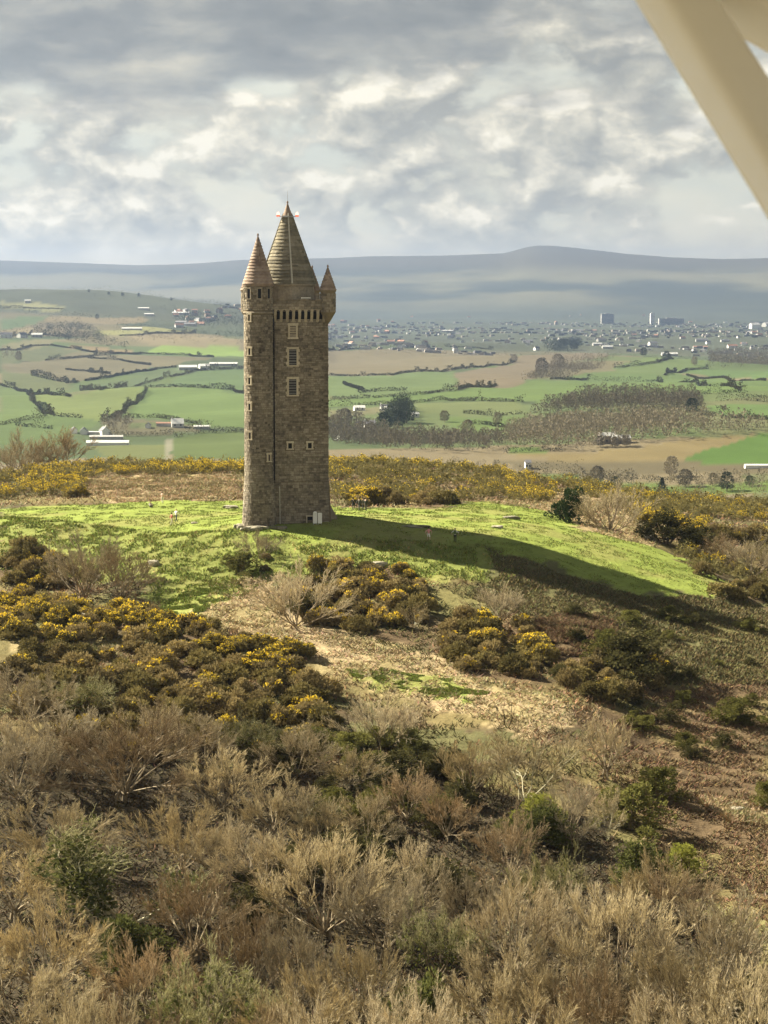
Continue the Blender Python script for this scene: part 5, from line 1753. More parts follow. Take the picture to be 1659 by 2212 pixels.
WOODS = [  # outline, tree height m, spacing, colour index, label
    (z4([(990, 560), (1150, 555), (1400, 560), (1425, 625), (1250, 635), (1100, 632), (790, 642), (850, 605)]), 9, 8, 'bare wood on the middle slope at the right'),
    (z4([(690, 705), (800, 680), (1000, 662), (1200, 655), (1450, 672), (1700, 682), (1700, 702), (1400, 716), (1200, 742), (1000, 766), (800, 770), (700, 768)]), 11, 8.5, 'broad bare wood above the brown field at the right'),
    (z4([(40, 655), (150, 650), (240, 690), (300, 715), (480, 715), (680, 735), (690, 772), (480, 780), (260, 765), (60, 745)]), 9, 8, 'bare wood around the white houses right of the tower'),
    (z4([(230, 655), (260, 635), (345, 600), (352, 665), (265, 692)]), 11, 7, 'dark trees behind the big white house'),
    (z4([(760, 512), (830, 470), (900, 442), (1090, 432), (1060, 462), (960, 490), (860, 502)]), 11, 11, 'loose bare trees between the brown and green fields'),
    (z4([(1440, 412), (1560, 402), (1700, 392), (1700, 468), (1450, 467)]), 14, 15, 'bare wood below the town at the far right'),
    (z4([(830, 380), (960, 360), (980, 395), (880, 408)]), 16, 15, 'dark knot of trees at the edge of the town'),
    (z3([(200, 560), (420, 530), (560, 545), (720, 640), (860, 690), (600, 665), (420, 640), (250, 600)]), 13, 16, 'dark copses between the fields at the left'),
    (z3([(1100, 480), (1250, 460), (1640, 510), (1640, 560), (1300, 540), (1150, 520)]), 14, 20, 'dark wood beside the village left of the tower'),
    (z3([(0, 700), (100, 705), (80, 750), (0, 755)]), 10, 12, 'clump of trees at the left edge of the fields'),
    (z3([(640, 1150), (760, 1125), (860, 1150), (800, 1210), (700, 1225), (640, 1190)]), 7, 8, 'bare trees around the near farm at the left'),
    (z4([(450, 800), (800, 850), (900, 868), (880, 885), (600, 845)]), 5, 8, 'scrubby trees at the foot of the hill'),
    (z4([(900, 870), (1100, 868), (1200, 880), (1150, 905), (960, 895)]), 7, 8, 'bushy trees along the green strip at the right'),
    (z4([(1200, 885), (1500, 860), (1700, 860), (1700, 930), (1400, 935), (1260, 920)]), 6, 9, 'pale scrub below the right hillside'),
]
for pl, ht, sp, lab in WOODS:
    wp = wpoly(pl, 620)
    x, y = scatter(wp, sp, fr_)
    if len(x) > 700:
        k = fr_.permutation(len(x))[:700]; x, y = x[k], y[k]
    if not len(x): continue
    z = H(x, y); mb = MB()
    x0, y0_, g0 = x.mean(), y.mean(), z.mean()
    dist = math.hypot(x0, y0_)
    nk = 64 if dist < 2600 else 26
    for a, b, c in zip(x, y, z):
        h_ = ht * fr_.uniform(.6, 1.25)
        tree_kites(mb, a - x0, b - y0_, c - g0, h_, h_ * .36, nk, fr_)
    o = obj('far_wood', mb.mesh('far_wood', M_CONI if 'dark' in lab else M_WOOD), loc=(x0, y0_, g0))
    tag(o, lab, None, None, 'stuff')

for px, py, ht, v, lab in [
        (1215, 757, 26, 4, 'dark round tree at the town edge, left of a pair'), (1240, 757, 22, 4, 'dark round tree at the town edge, right of a pair'), (1170, 812, 40, 2, 'tall bare tree at the corner of the brown field'),
        (1205, 800, 36, 1, 'bare tree beside the tall one by the brown field'), (1110, 783, 18, 0, 'bare tree on the line between two brown fields'), (1450, 1030, 46, 2, 'bare round tree on the gravel above the green strip'),
        (1330, 1062, 34, 4, 'dark tree on the green strip'), (1430, 1072, 42, 5, 'dark pointed tree on the green strip'), (1290, 1045, 40, 1, 'bare bushy tree left of the green strip'), (1570, 1062, 44, 4, 'dark evergreen tree at the foot of the right hillside'),
        (1480, 1052, 40, 1, 'grey bare tree right of the green strip'), (1540, 1050, 30, 3, 'small bare tree right of the grey one'), (1296, 966, 26, 2, 'bare tree before the left end of the half hidden house'), (1328, 966, 24, 1, 'bare tree before the half hidden house'), (1352, 965, 26, 0, 'bare tree before the right end of the half hidden house'), (1620, 1050, 24, 4, 'small dark tree at the right edge beyond the hill'),
        (830, 930, 40, 4, 'dark tree right of the big white house'), (878, 915, 46, 4, 'tall dark tree between the big white house and the small white one'), (860, 925, 40, 4, 'dark tree beside the tall one near the big white house'),
        (745, 925, 44, 1, 'bare tree left of the big white house'), (725, 935, 40, 0, 'bare tree above the small white house by the tower'), (960, 912, 26, 2, 'bare tree in the small field right of the white house'),
        (1010, 940, 34, 3, 'bare tree at the left end of the broad wood'), (1075, 920, 30, 1, 'bare tree standing out of the wood near the green field'), (1495, 895, 36, 4, 'dark tree at the right end of the middle slope wood'),
        (1440, 780, 22, 4, 'dark tree beside the pale shed in the right fields'), (1500, 790, 20, 2, 'small tree in the right green field'), (1390, 770, 20, 4, 'dark tree by the town edge at the right'),
        (145, 830, 14, 4, 'small dark tree in the hedge at the left'), (160, 828, 12, 4, 'tiny dark tree beside the one in the left hedge'), (70, 870, 22, 1, 'hedge tree at the fork of the left hedges'), (95, 890, 22, 4, 'dark hedge tree below the left fork'),
        (40, 780, 22, 1, 'bare tree near the left edge fields'), (210, 690, 12, 4, 'dark tree on the left skyline wood'), (265, 640, 8, 4, 'round tree on the crest of the left hills'), (235, 637, 7, 4, 'rounded tree left of the crest tree'), (370, 650, 7, 4, 'tree on the falling crest of the left hills'),
        (300, 642, 9, 4, 'wide tree in the middle of the left crest'), (192, 632, 7, 4, 'crest tree at the left end of the hill line')]:
    far_tree(px, py, ht, v, lab)

# ---- houses
M_WALLW = m_var('white_render', (.68, .67, .62), (.78, .77, .72), .8, .8)
M_WALLG = m_var('grey_render', (.38, .37, .35), (.48, .47, .44), .8, .8)
M_WALLD = m_var('brown_render', (.22, .19, .16), (.30, .26, .22), .8, .8)
M_ROOFD = m_var('slate_roof', (.10, .10, .11), (.16, .155, .16), .6, .7)
M_ROOFL = m_var('pale_sheet_roof', (.40, .40, .39), (.52, .52, .50), .5, .5, .4)
M_ROOFG = m_var('grey_roof', (.24, .235, .22), (.32, .315, .30), .6, .8)
M_ROOFT = m_var('red_tile_roof', (.22, .12, .085), (.30, .17, .12), .6, .8)
M_GLASS = m_var('dark_window', (.03, .035, .04), (.05, .055, .06), 1, .2, .5)


def house_mb(L, Wd, hw, hr):
    """gabled block: length L along x, depth Wd along y, eaves hw, ridge hr"""
    wl, rf = MB(), MB()
    a, b = L / 2, Wd / 2
    wl.add([(-a, -b, -2), (a, -b, -2), (a, b, -2), (-a, b, -2), (-a, -b, hw), (a, -b, hw), (a, b, hw), (-a, b, hw), (-a, 0, hr), (a, 0, hr)],
           [[0, 1, 5, 4], [2, 3, 7, 6], [1, 2, 6, 5], [3, 0, 4, 7]])
    wl.add([(-a, -b, hw), (-a, b, hw), (-a, 0, hr), (a, -b, hw), (a, b, hw), (a, 0, hr)], [[0, 2, 1], [3, 4, 5]])
    e, t_ = .3, .18
    sl = (hr - hw) / b
    for s in (-1, 1):
        y0_, z0 = s * (b + e), hw - e * sl
        v = [(-a - e, y0_, z0 + .02), (a + e, y0_, z0 + .02), (a + e, 0, hr + .02), (-a - e, 0, hr + .02)]
        v += [(p[0], p[1], p[2] + t_) for p in v]
        f = [[0, 1, 2, 3], [4, 7, 6, 5], [0, 4, 5, 1], [1, 5, 6, 2], [2, 6, 7, 3], [3, 7, 4, 0]]
        rf.add(v, f)
    return wl, rf


def house(px, py, L, Wd, hw, hr, rz, wallm, roofm, label, wins=4, chim=1, name='house', cat='house', group='houses in the valley', y0=620):
    X, Y, Z = hit(px, py, y0)
    root = obj(name, None, loc=(X, Y, Z), rz=rz)
    tag(root, label, cat, group)
    wl, rf = house_mb(L, Wd, hw, hr)
    obj('wall', wl.mesh('house_wall', wallm), root)
    ro = obj('roof', rf.mesh('house_roof', roofm), root)
    for k in range(chim):
        mb = MB(); mb.box(((L / 2 - .6) * (1 if k else -1), 0, hr + .5), (.8, .7, 1.6)); obj('chimney', mb.mesh('chimney', wallm), ro)
    floors = 2 if hw > 4 else 1
    for fl in range(floors):
        for k in range(wins):
            xx = (k + .5) / max(wins, 1) * L - L / 2
            if fl == 0 and k == wins // 2 and wins > 2:
                mb = MB(); mb.box((xx, -Wd / 2 - .02, 1.05), (1.1, .12, 2.1)); obj('door', mb.mesh('house_door', M_GLASS), root)
            else:
                mb = MB(); mb.box((xx, -Wd / 2 - .02, 1.5 + fl * 2.6), (1.1, .12, 1.3)); obj('window', mb.mesh('house_window', M_GLASS), root)
    if wins:
        mb = MB(); mb.box((L / 2 + .02, 0, 1.6), (.12, 1.2, 1.3)); obj('window', mb.mesh('house_window', M_GLASS), root)
    return root


hp2 = math.pi / 2
house(160, 936, 8, 4.6, 2.6, 4.6, hp2 + .15, M_WALLW, M_ROOFD, 'small white gabled house, leftmost of three at the near left farm', 0, 0)
house(181, 938, 9, 5.2, 2.7, 5.0, hp2 + .1, M_WALLW, M_ROOFD, 'small white gabled house, middle of three at the near left farm', 0, 0)
house(226, 940, 10, 6.2, 3.2, 6.0, hp2 + .35, M_WALLW, M_ROOFD, 'white gabled farmhouse with dark windows, right of three at the left', 2, 1)
house(203, 938, 12, 2.6, 1.6, 2.1, .05, M_WALLG, M_ROOFL, 'low pale outbuilding between the white farmhouses at the left', 0, 0, 'outbuilding', 'shed')
house(230, 949, 24, 6, 1.8, 2.8, .03, M_WALLG, M_ROOFG, 'long grey-roofed shed behind the white one at the left', 0, 0, 'farm_shed', 'shed')
house(233, 962, 29, 7, 2.0, 3.4, .03, M_WALLW, M_ROOFL, 'long white-roofed shed in front of the left farm', 0, 0, 'farm_shed', 'shed')
house(320, 924, 5, 4, 2.2, 3.8, hp2, M_WALLW, M_ROOFD, 'tiny white cottage above the left farm', 1, 0)
house(383, 922, 9, 8, 2.6, 6.2, .2, M_WALLG, M_ROOFL, 'grey house with a pointed roof left of the tower', 2, 1)
house(355, 921, 12, 4, 2.0, 2.8, .05, M_WALLG, M_ROOFT, 'low brownish barn left of the pointed grey house', 0, 0, 'barn', 'barn')
house(436, 927, 12, 4, 1.8, 2.6, .08, M_WALLG, M_ROOFL, 'low pale shed right of the pointed grey house', 0, 0, 'farm_shed', 'shed')
house(406, 799, 26, 14, 4, 7, .1, M_WALLG, M_ROOFL, 'pale farm shed, left one of the distant farm by the tower', 0, 0, 'farm_shed', 'shed')
house(441, 798, 15, 12, 5, 8, .3, M_WALLW, M_ROOFL, 'pale barn in the middle of the distant farm by the tower', 0, 0, 'barn', 'barn')
house(483, 790, 42, 11, 3, 5, .02, M_WALLG, M_ROOFL, 'long white poultry shed nearest the tower on the left', 0, 0, 'farm_shed', 'shed')
house(13, 730, 22, 10, 6, 10, .2, M_WALLW, M_ROOFD, 'white house at the left edge of the distant fields', 3, 1)
house(48, 730, 18, 10, 6, 10, .9, M_WALLW, M_ROOFD, 'white house with dark gable near the left edge', 3, 1)
house(80, 729, 20, 10, 5, 8, .1, M_WALLG, M_ROOFL, 'pale house right of the two white ones at the left edge', 3, 1)
house(799, 928, 8.6, 7, 4.6, 7.0, .08, M_WALLW, M_ROOFD, 'big white two-storey house right of the tower', 4, 2)
house(779, 925, 6.0, 5, 3.6, 5.2, .08, M_WALLW, M_ROOFD, 'white side wing of the big house right of the tower', 2, 1)
house(737, 950, 8, 5.6, 2.6, 5.4, hp2 - .75, M_WALLW, M_ROOFD, 'small white gabled house right beside the tower', 2, 1)
house(776, 887, 9, 6, 2.4, 4.2, .2, M_WALLW, M_ROOFL, 'pale bungalow above the big white house', 2, 0)
house(832, 888, 8, 6, 3.5, 5.4, .1, M_WALLW, M_ROOFD, 'white house above the dark trees right of the tower', 2, 1)
house(853, 890, 17, 7, 2.8, 4.6, .05, M_WALLG, M_ROOFL, 'long grey barn beside the white house above the dark trees', 0, 0, 'barn', 'barn')
house(897, 901, 5, 4.4, 2.6, 4.0, .4, M_WALLW, M_ROOFL, 'tiny bright white cottage right of the dark trees', 1, 0)
house(1312, 957, 11, 8, 4.6, 6.6, .15, M_WALLD, M_ROOFG, 'pale two-storey house half hidden by the broad bare wood', 4, 2)
house(1340, 957, 12, 7, 3.2, 5.0, .1, M_WALLD, M_ROOFG, 'pale side building right of the half hidden house', 3, 0)
house(1140, 1012, 3.4, 4.5, 3.4, 4.8, .1, M_WALLW, M_ROOFD, 'little white cottage at the foot of the hill', 2, 0)
house(1640, 1011, 17, 5, 1.3, 2.0, .02, M_WALLW, M_ROOFL, 'low long white shed at the right edge below the green field', 0, 0, 'farm_shed', 'shed')
house(1159, 757, 12, 9, 5, 9, .6, M_WALLW, M_ROOFD, 'small white house above the brown fields', 2, 1)
house(1290, 746, 24, 9, 4, 6.5, .25, M_WALLG, M_ROOFL, 'bright long white building at the edge of the town', 0, 0, 'town_building', 'building')
house(1312, 753, 24, 10, 4, 7, .1, M_WALLG, M_ROOFL, 'pale building just below the bright long white one', 0, 0, 'town_building', 'building')
house(1410, 748, 22, 12, 8, 12, .4, M_WALLW, M_ROOFD, 'bright white house between dark trees at the town edge', 3, 1)
house(1446, 769, 34, 12, 4, 7, .1, M_WALLG, M_ROOFL, 'pale shed above the green fields at the right', 0, 0, 'farm_shed', 'shed')
house(1513, 752, 36, 10, 3, 5.5, .05, M_WALLG, M_ROOFT, 'long low building above the far right wood', 0, 0, 'town_building', 'building')
house(1582, 752, 24, 12, 5, 9, .2, M_WALLW, M_ROOFT, 'pale house above the far right wood', 3, 1)
house(1630, 710, 34, 24, 14, 22, .3, M_WALLW, M_ROOFL, 'bright cluster house near the right edge of the town', 3, 0)
house(1655, 706, 30, 20, 12, 18, .8, M_WALLW, M_ROOFL, 'bright house cut by the right edge of the view', 3, 0)
house(60, 655, 14, 9, 5, 8, .2, M_WALLG, M_ROOFL, 'white house high on the left hills', 2, 0)
house(310, 669, 26, 10, 3, 5, .1, M_WALLG, M_ROOFL, 'long pale shed on the left hillside', 0, 0, 'farm_shed', 'shed')
house(322, 682, 22, 10, 3, 5, .1, M_WALLG, M_ROOFL, 'second long pale shed on the left hillside, the lower one', 0, 0, 'farm_shed', 'shed')
house(285, 713, 40, 10, 3, 5, .02, M_WALLG, M_ROOFL, 'long white roof among the middle copses at the left', 0, 0, 'farm_shed', 'shed')


def tower_block(px, py, L, Wd, h, label, n, f):
    X, Y, Z = hit(px, py, 4000)
    root = obj('tower_block', None, loc=(X, Y, Z), rz=.1)
    tag(root, label, 'building', 'large blocks in the town')
    mb = MB(); mb.box((0, 0, h / 2 - 5), (L, Wd, h + 10)); obj('wall', mb.mesh('block_wall', M_WALLG if n < 4 else M_WALLW), root)
    mb = MB(); mb.box((0, 0, h + 1.6), (L * .4, Wd * .5, 3)); obj('roof', mb.mesh('block_roof', M_WALLG), root)
    for k in range(f):
        mb = MB(); mb.box((0, -Wd / 2, (k + .55) * h / f), (L * .92, .4, h / f * .45)); obj('window', mb.mesh('window_band', M_GLASS), root)


tower_block(1312, 699, 56, 18, 42, 'grey slab block in the distant town', 3, 8)
tower_block(1409, 699, 18, 16, 44, 'slim white tower block right of the grey slab block', 5, 8)
tower_block(1450, 701, 110, 18, 26, 'wide low grey block beside the slim white tower block', 3, 5)

# town houses: four kinds, copied
TH = []
for k in range(5):
    L, Wd, hw, hr = [(11, 9, 5, 9), (18, 9, 5, 8.5), (30, 10, 5, 8), (14, 11, 8, 12), (46, 20, 6, 8)][k]
    wl, rf = house_mb(L, Wd, hw, hr)
    m1 = [M_WALLW, M_WALLG, M_WALLG, M_WALLD, M_WALLG][k]; m2 = [M_ROOFD, M_ROOFT, M_ROOFD, M_ROOFT, M_ROOFL][k]
    both = MB()
    for s_, mi in ((wl, 0), (rf, 1)):
        v, t_, q = s_.arrays()
        if len(q): both.add(v, q, mi)
        if len(t_): both.add(v, t_, mi)
    TH.append(both.mesh('town_house', [m1, m2]))
cnt = 0
tries = 0
while cnt < 90 and tries < 4000:
    tries += 1
    if fr_.random() < .78:
        px = fr_.uniform(690, 1690); py = 660 + 90 * fr_.random() ** .9
        area = ['just right of the tower', 'above the brown fields', 'left of the slab block', 'around the tower blocks', 'at the right edge'][min(4, int((px - 690) / 200))]
    else:
        px = fr_.uniform(380, 540); py = fr_.uniform(672, 712); area = 'left of the tower'
    if fbm(np.array([px / 60]), np.array([py / 9]), 2, 95)[0] < .46: continue
    X, Y, Z = hit(px, py, 3500)
    if Y > 12500: continue
    k = int(fr_.choice(5, p=[.12, .40, .22, .22, .04]))
    o = obj('town_house', TH[k], loc=(X, Y, Z), rz=fr_.uniform(-.6, .6) + (hp2 if fr_.random() < .35 else 0), sc=fr_.uniform(.7, 1.05))
    row = 'nearest' if py > 725 else 'middle' if py > 695 else 'farthest'
    kind_ = ['small white house', 'grey terrace house', 'long white terrace', 'tall grey house', 'large pale hall'][k]
    tag(o, f'{kind_} in the {row} rows of the town, {area}', 'house', 'houses of the distant town')
    cnt += 1
# the rest of the town and its trees, too far to count
x = fr_.uniform(-.07, .24, 2600); r2 = 4800 * np.exp(fr_.uniform(0, 1, 2600) * math.log(10500 / 4800)); y = r2; x = x * r2
k = (fbm(x / 420, y / 420, 3, 97) > .46) & ((x / y > -.02) | (r2 > 5600)); x, y = x[k], y[k]
z = H(x, y)
tw = MB()
for i in range(len(x)):
    s = fr_.uniform(5, 10)
    tw.box((x[i], y[i], z[i] + s * .25), (s * fr_.uniform(.8, 2.6), s, s * .7), fr_.uniform(-.5, .5), int(fr_.choice(4, p=[.02, .20, .38, .40])), taper=.8)
tag(obj('town_mass', tw.mesh('town_mass', [M_WALLW, M_WALLG, M_ROOFD, M_WALLD])), 'spread of the distant town below the blue hills', None, None, 'stuff')
n = 6000
x = fr_.uniform(-.2, .24, n); r2 = 4300 * np.exp(fr_.uniform(0, 1, n) * math.log(9500 / 4300)); y = r2; x = x * r2
k = fbm(x / 500, y / 300, 3, 98) > .41; x, y = x[k], y[k]
z = H(x, y); mb = MB()
for i in range(len(x)):
    h_ = fr_.uniform(7, 14)
    tree_kites(mb, x[i], y[i], z[i], h_, h_ * .9, 12, fr_, 0, False, .75)
tag(obj('town_trees', mb.mesh('town_trees', M_TOWNT)), 'bare trees and woods spread through the distant town', None, None, 'stuff')
n = 2600
x = fr_.uniform(-.24, -.03, n); r2 = fr_.uniform(4300, 6700, n); y = r2; x = x * r2
k = fbm(x / 300, y / 260, 3, 99) > .43; x, y = x[k], y[k]
z = H(x, y); mb = MB()
for i in range(len(x)):
    h_ = fr_.uniform(8, 15)
    tree_kites(mb, x[i], y[i], z[i], h_, h_ * .7, 14, fr_)
tag(obj('hill_wood', mb.mesh('hill_wood', M_CONI)), 'dark woods and thick hedges of the hills at the left', None, None, 'stuff')

# ------------------------------------------------------------------ people on the hilltop
def skin_person(name, J, bones, cols, seg_kind):
    """J: joint -> (position, radius); bones: joint pairs; the body is grown as one skin over the skeleton"""
    names = list(J)
    me = bpy.data.meshes.new(name + '_rig')
    me.from_pydata([J[n][0] for n in names], [(names.index(a), names.index(b)) for a, b in bones], [])
    o = bpy.data.objects.new(name + '_rig', me); COL.objects.link(o)
    o.modifiers.new('skin', 'SKIN')
    for i, n in enumerate(names):
        r = J[n][1]
        me.skin_vertices[0].data[i].radius = (r, r)
        me.skin_vertices[0].data[i].use_root = (n == 'pelvis')
    ss = o.modifiers.new('sub', 'SUBSURF'); ss.levels = 1; ss.render_levels = 1
    dg = bpy.context.evaluated_depsgraph_get()
    dg.update()
    out = bpy.data.meshes.new_from_object(o.evaluated_get(dg))
    bpy.data.objects.remove(o); bpy.data.meshes.remove(me)
    out.name = name
    out.materials.clear()
    kinds = list(dict.fromkeys(seg_kind.values()))
    for k in kinds: out.materials.append(cols[k])
    segs = [(np.array(J[a][0]), np.array(J[b][0]), kinds.index(seg_kind[(a, b)])) for a, b in bones]
    for p in out.polygons:
        c = np.array(p.center); best = 1e9; bk = 0
        for a, b, k in segs:
            d = b - a; t = np.clip((c - a).dot(d) / (d.dot(d) + 1e-9), 0, 1)
            e = np.linalg.norm(c - a - t * d)
            if e < best: best, bk = e, k
        p.material_index = bk; p.use_smooth = True
    return out


def cloth(name, c):
    return m_var(name, tuple(v * .85 for v in c), c, 9, .9)


SKIN_M = m_var('skin', (.42, .27, .20), (.50, .33, .25), 9, .6)
HAIR_D = m_var('dark_hair', (.03, .022, .016), (.05, .035, .025), 20)
HAIR_L = m_var('fair_hair', (.30, .22, .12), (.38, .29, .17), 20)
CL = {}
def cm(c):
    if c not in CL: CL[c] = cloth('cloth', c)
    return CL[c]


def person(px, py, Y, face, top, bottom, shoes, hair, label, pose='stand', h=1.72, arm=0.1, bag=None):
    X, Yw, _ = pt(px, py, Y)
    s = h / 1.75
    f = lambda x, y, z: (x * s, y * s, z * s)
    J = {'pelvis': (f(0, 0, .95), .14 * s), 'waist': (f(0, 0, 1.10), .13 * s), 'chest': (f(0, .02, 1.33), .16 * s), 'neck': (f(0, .0, 1.50), .055 * s), 'head': (f(0, -.02, 1.60), .085 * s), 'crown': (f(0, -.005, 1.70), .075 * s)}
    st = {'stand': .03, 'walk': .26, 'stride': .34}.get(pose, 0)
    for sd, n in ((-1, 'l'), (1, 'r')):
        k = sd * st
        if pose == 'sit':
            J['pelvis'] = (f(0, 0, .16), .15 * s); J['waist'] = (f(0, .05, .32), .13 * s); J['chest'] = (f(0, .04, .55), .16 * s); J['neck'] = (f(0, .0, .72), .055 * s); J['head'] = (f(0, -.03, .83), .085 * s); J['crown'] = (f(0, -.02, .93), .075 * s)
            J['knee' + n] = (f(.14 * sd, -.40, .42), .065 * s); J['ankle' + n] = (f(.13 * sd, -.52, .08), .045 * s); J['toe' + n] = (f(.14 * sd, -.70, .04), .035 * s)
            J['hip' + n] = (f(.10 * sd, -.05, .16), .095 * s)
            J['sho' + n] = (f(.19 * sd, .02, .62), .065 * s); J['elb' + n] = (f(.27 * sd, -.16, .42), .045 * s); J['wri' + n] = (f(.16 * sd, -.36, .46), .032 * s); hd = np.array(f(.10 * sd, -.43, .47)); dv = np.array((-.3 * sd, -1, .05))
        else:
            J['hip' + n] = (f(.10 * sd, 0, .88), .098 * s); J['knee' + n] = (f(.11 * sd, -k * .45 - .02, .50), .065 * s); J['ankle' + n] = (f(.11 * sd, -k + .02, .09), .043 * s); J['toe' + n] = (f(.12 * sd, -k - .16, .035), .035 * s)
            J['sho' + n] = (f(.20 * sd, .01, 1.42), .065 * s); J['elb' + n] = (f((.26 + arm) * sd, k * .5 + .02, 1.16), .046 * s); J['wri' + n] = (f((.25 + arm * .6) * sd, k * .8 - .10, .93), .032 * s); hd = np.array(f((.25 + arm * .6) * sd, k * .8 - .13, .86)); dv = np.array((0, -.2, -1.0))
        J['palm' + n] = (tuple(hd), .034 * s)
        dv = dv / np.linalg.norm(dv); sdv = np.cross(dv, (1, 0, 0)); sdv /= np.linalg.norm(sdv)
        for q in range(4):
            J[f'fin{n}{q}'] = (tuple(hd + dv * (.085 - .008 * abs(q - 1.3)) * s + sdv * (q - 1.5) * .021 * s), .0085 * s)
        J[f'thumb{n}'] = (tuple(hd + dv * .03 * s + sdv * -.06 * s), .010 * s)
    bones, kind = [], {}
    def B(a, b, k): bones.append((a, b)); kind[(a, b)] = k
    B('pelvis', 'waist', 'top'); B('waist', 'chest', 'top'); B('chest', 'neck', 'skin'); B('neck', 'head', 'skin'); B('head', 'crown', 'hair')
    for n in 'lr':
        B('pelvis', 'hip' + n, 'bottom'); B('hip' + n, 'knee' + n, 'bottom'); B('knee' + n, 'ankle' + n, 'bottom' if shoes != 'shorts' else 'skin'); B('ankle' + n, 'toe' + n, 'shoe')
        B('chest', 'sho' + n, 'top'); B('sho' + n, 'elb' + n, 'top'); B('elb' + n, 'wri' + n, 'top' if arm < .2 else 'skin'); B('wri' + n, 'palm' + n, 'skin')
        for q in range(4): B('palm' + n, f'fin{n}{q}', 'skin')
        B('palm' + n, 'thumb' + n, 'skin')
    cols = {'top': cm(top), 'bottom': cm(bottom), 'skin': SKIN_M, 'hair': hair, 'shoe': cm((.04, .04, .045))}
    me = skin_person('person_body', J, bones, cols, kind)
    root = obj('person', None, loc=(X, Yw, gz(X, Yw)), rz=face)
    tag(root, label, 'person', 'people on the hilltop')
    obj('body', me, root)
    hz_ = .93 if pose == 'sit' else 1.70
    hy = -.02 if pose == 'sit' else -.005
    hb = MB(); hb.lathe([(.0, -.09), (.088, -.06), (.098, 0), (.085, .06), (.05, .095), (.0, .105)], 12, cap=False)
    hb.v[0] = hb.v[0] * s + np.array(f(0, hy + .022, hz_ - .01)); obj('hair', hb.mesh('person_hair', hair, True), root)
    if bag:
        b = obj('rucksack', None, root); mb = MB(); mb.box(f(0, .22, 1.28), f(.30, .18, .46), taper=.85)
        bp = obj('bag', mb.mesh('rucksack', cm(bag)), b)


person(325, 1090, 333, .5, (.62, .58, .50), (.03, .03, .035), '', HAIR_L, 'person in a pale top sitting on the grass at the left', 'sit', 1.7)
person(351, 1083, 342, 2.6, (.68, .45, .38), (.55, .52, .44), '', HAIR_D, 'person in a pink top standing at the gorse edge at the left', 'stand', 1.7)
person(371, 1131, 312, 2.2, (.40, .12, .10), (.55, .50, .42), '', HAIR_D, 'person in a red top and pale trousers walking on the left lawn', 'walk', 1.62)
person(381, 1124, 315, 2.4, (.78, .77, .74), (.04, .045, .06), '', HAIR_L, 'person in a bright white jacket beside the red-topped walker', 'walk', 1.75)
person(763, 1111, 324, .4, (.03, .03, .035), (.05, .05, .06), '', HAIR_D, 'person in black standing alone right of the tower, leftmost of the group', 'stand', 1.7)
person(776, 1112, 322, -.6, (.09, .085, .07), (.06, .06, .06), '', HAIR_D, 'person in dark clothes in the middle of the group by the tower', 'walk', 1.78, bag=(.05, .05, .05))
person(784, 1110, 324, 1.2, (.14, .12, .09), (.08, .075, .07), '', HAIR_D, 'person behind the middle one of the group by the tower', 'stand', 1.74)
person(790, 1112, 322, 2.4, (.05, .055, .05), (.10, .09, .075), '', HAIR_D, 'person in dark coat at the right end of the group by the tower', 'stand', 1.76)
person(926, 1170, 293.5, .3, (.62, .28, .28), (.75, .74, .70), 'shorts', HAIR_D, 'person in a pink top and white shorts in the tower shadow', 'walk', 1.66, arm=.25)
person(983, 1172, 293.2, 3.0, (.76, .76, .70), (.025, .025, .03), '', HAIR_D, 'person in a white vest and black trousers right of the pink-topped one', 'stand', 1.72, arm=.22, bag=(.10, .14, .05))

# ------------------------------------------------------------------ wing strut of the aircraft the picture was taken from
def m_strut():
    def f(t, b):
        co = t.n('ShaderNodeTexCoord').outputs['Object']
        n = t.noise(co, 9, 5, .6)
        t.set(b.inputs['Base Color'], t.mixc(n, (.54, .49, .40), (.62, .57, .47)))
    return mat('cream_paint', f, .38, .45)


M_CREAM = m_strut()


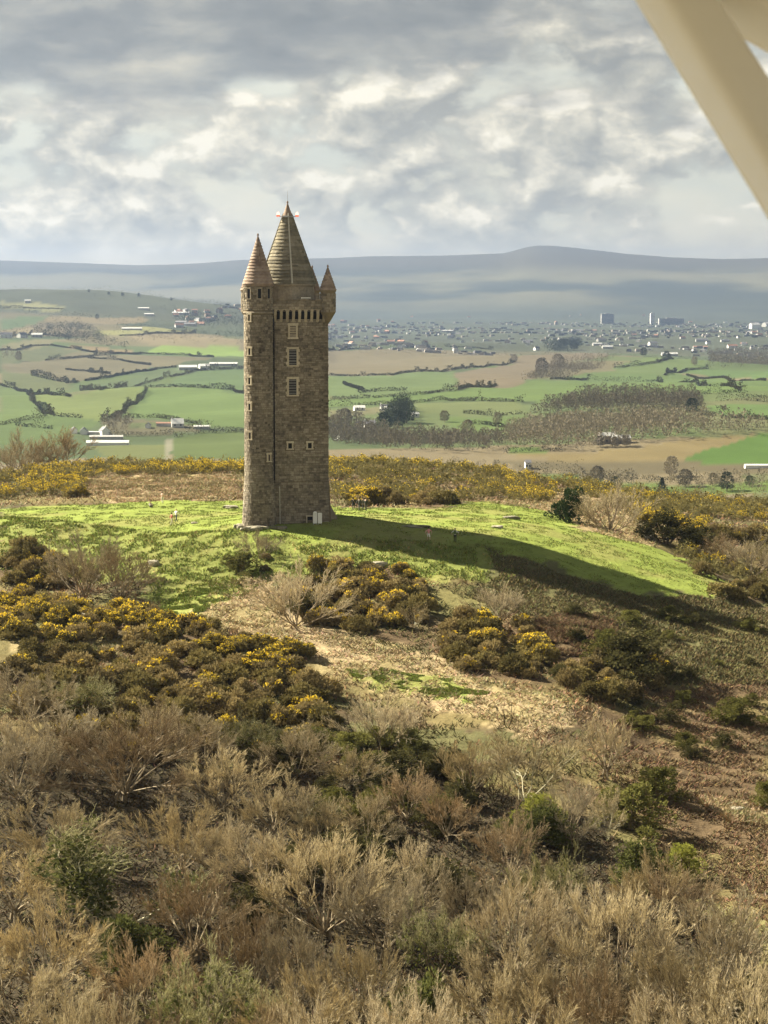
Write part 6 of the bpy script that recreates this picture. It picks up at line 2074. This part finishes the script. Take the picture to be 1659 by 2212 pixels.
def strut_mesh(p0, p1, chord, thick, nrm, name):
    """streamlined tube: blunt nose, thin tail"""
    p0 = np.array(p0); p1 = np.array(p1)
    ax = p1 - p0; ax /= np.linalg.norm(ax)
    n = np.array(nrm, float); n -= ax * n.dot(ax); n /= np.linalg.norm(n)
    c = np.cross(ax, n)
    an = np.linspace(0, 2 * math.pi, 48, endpoint=False)
    cs = np.sign(np.cos(an)) * np.abs(np.cos(an)) ** .45; sn = np.sign(np.sin(an)) * np.abs(np.sin(an)) ** .45
    ring = (cs * chord / 2)[:, None] * c + (sn * thick / 2)[:, None] * n
    k = 12
    P = [p0 + (p1 - p0) * i / (k - 1) + ring for i in range(k)]
    m = len(an); i = np.arange(m); j = (i + 1) % m
    f = np.concatenate([np.c_[l * m + i, l * m + j, (l + 1) * m + j, (l + 1) * m + i] for l in range(k - 1)])
    mb = MB(); mb.add(np.concatenate(P), f)
    return mb.mesh(name, M_CREAM, True)


DS = 2.6
a0 = np.array(pt(1387, -120, DS + .12)); a1 = np.array(pt(1760, 478, DS - .15))
strut = obj('wing_strut', None, loc=tuple(a0))
tag(strut, 'cream painted aircraft wing strut slanting across the top right corner', 'wing strut')
ctr = a0
o = obj('main_tube', strut_mesh(a0 - ctr, a0 + (a1 - a0) * 1.8 - ctr, .080, .052, (.49, -.82, .30), 'strut_tube'), strut)
b0 = np.array(pt(1480, -60, DS + .16)); b1 = np.array(pt(1740, 85, DS + .05))
o = obj('brace_tube', strut_mesh(b0 - ctr, b0 + (b1 - b0) * 1.6 - ctr, .060, .045, (-.3, -.7, -.5), 'strut_brace'), strut)

# unseen wing panel, added and shaped to keep the sun off the strut
wg = MB()
n = 24
tt = np.linspace(0, 2 * math.pi, n, endpoint=False)
sec = np.c_[np.cos(tt) * .85 - .15, np.sign(np.sin(tt)) * np.abs(np.sin(tt)) ** .8 * .075 * (1 - .35 * np.cos(tt))]
rings = []
for yy, k in ((-1.2, 1), (1.0, 1), (2.9, 1), (3.2, .97), (3.3, .8)):
    rings.append(np.c_[sec[:, 0] * k, np.full(n, yy), sec[:, 1] * k + ZC + .56])
i = np.arange(n); j = (i + 1) % n
wg.add(np.concatenate(rings), np.concatenate([np.c_[l * n + i, l * n + j, (l + 1) * n + j, (l + 1) * n + i] for l in range(4)]))
wg.v[0] = wg.v[0] - ctr
obj('wing', wg.mesh('wing', M_CREAM, True), strut)
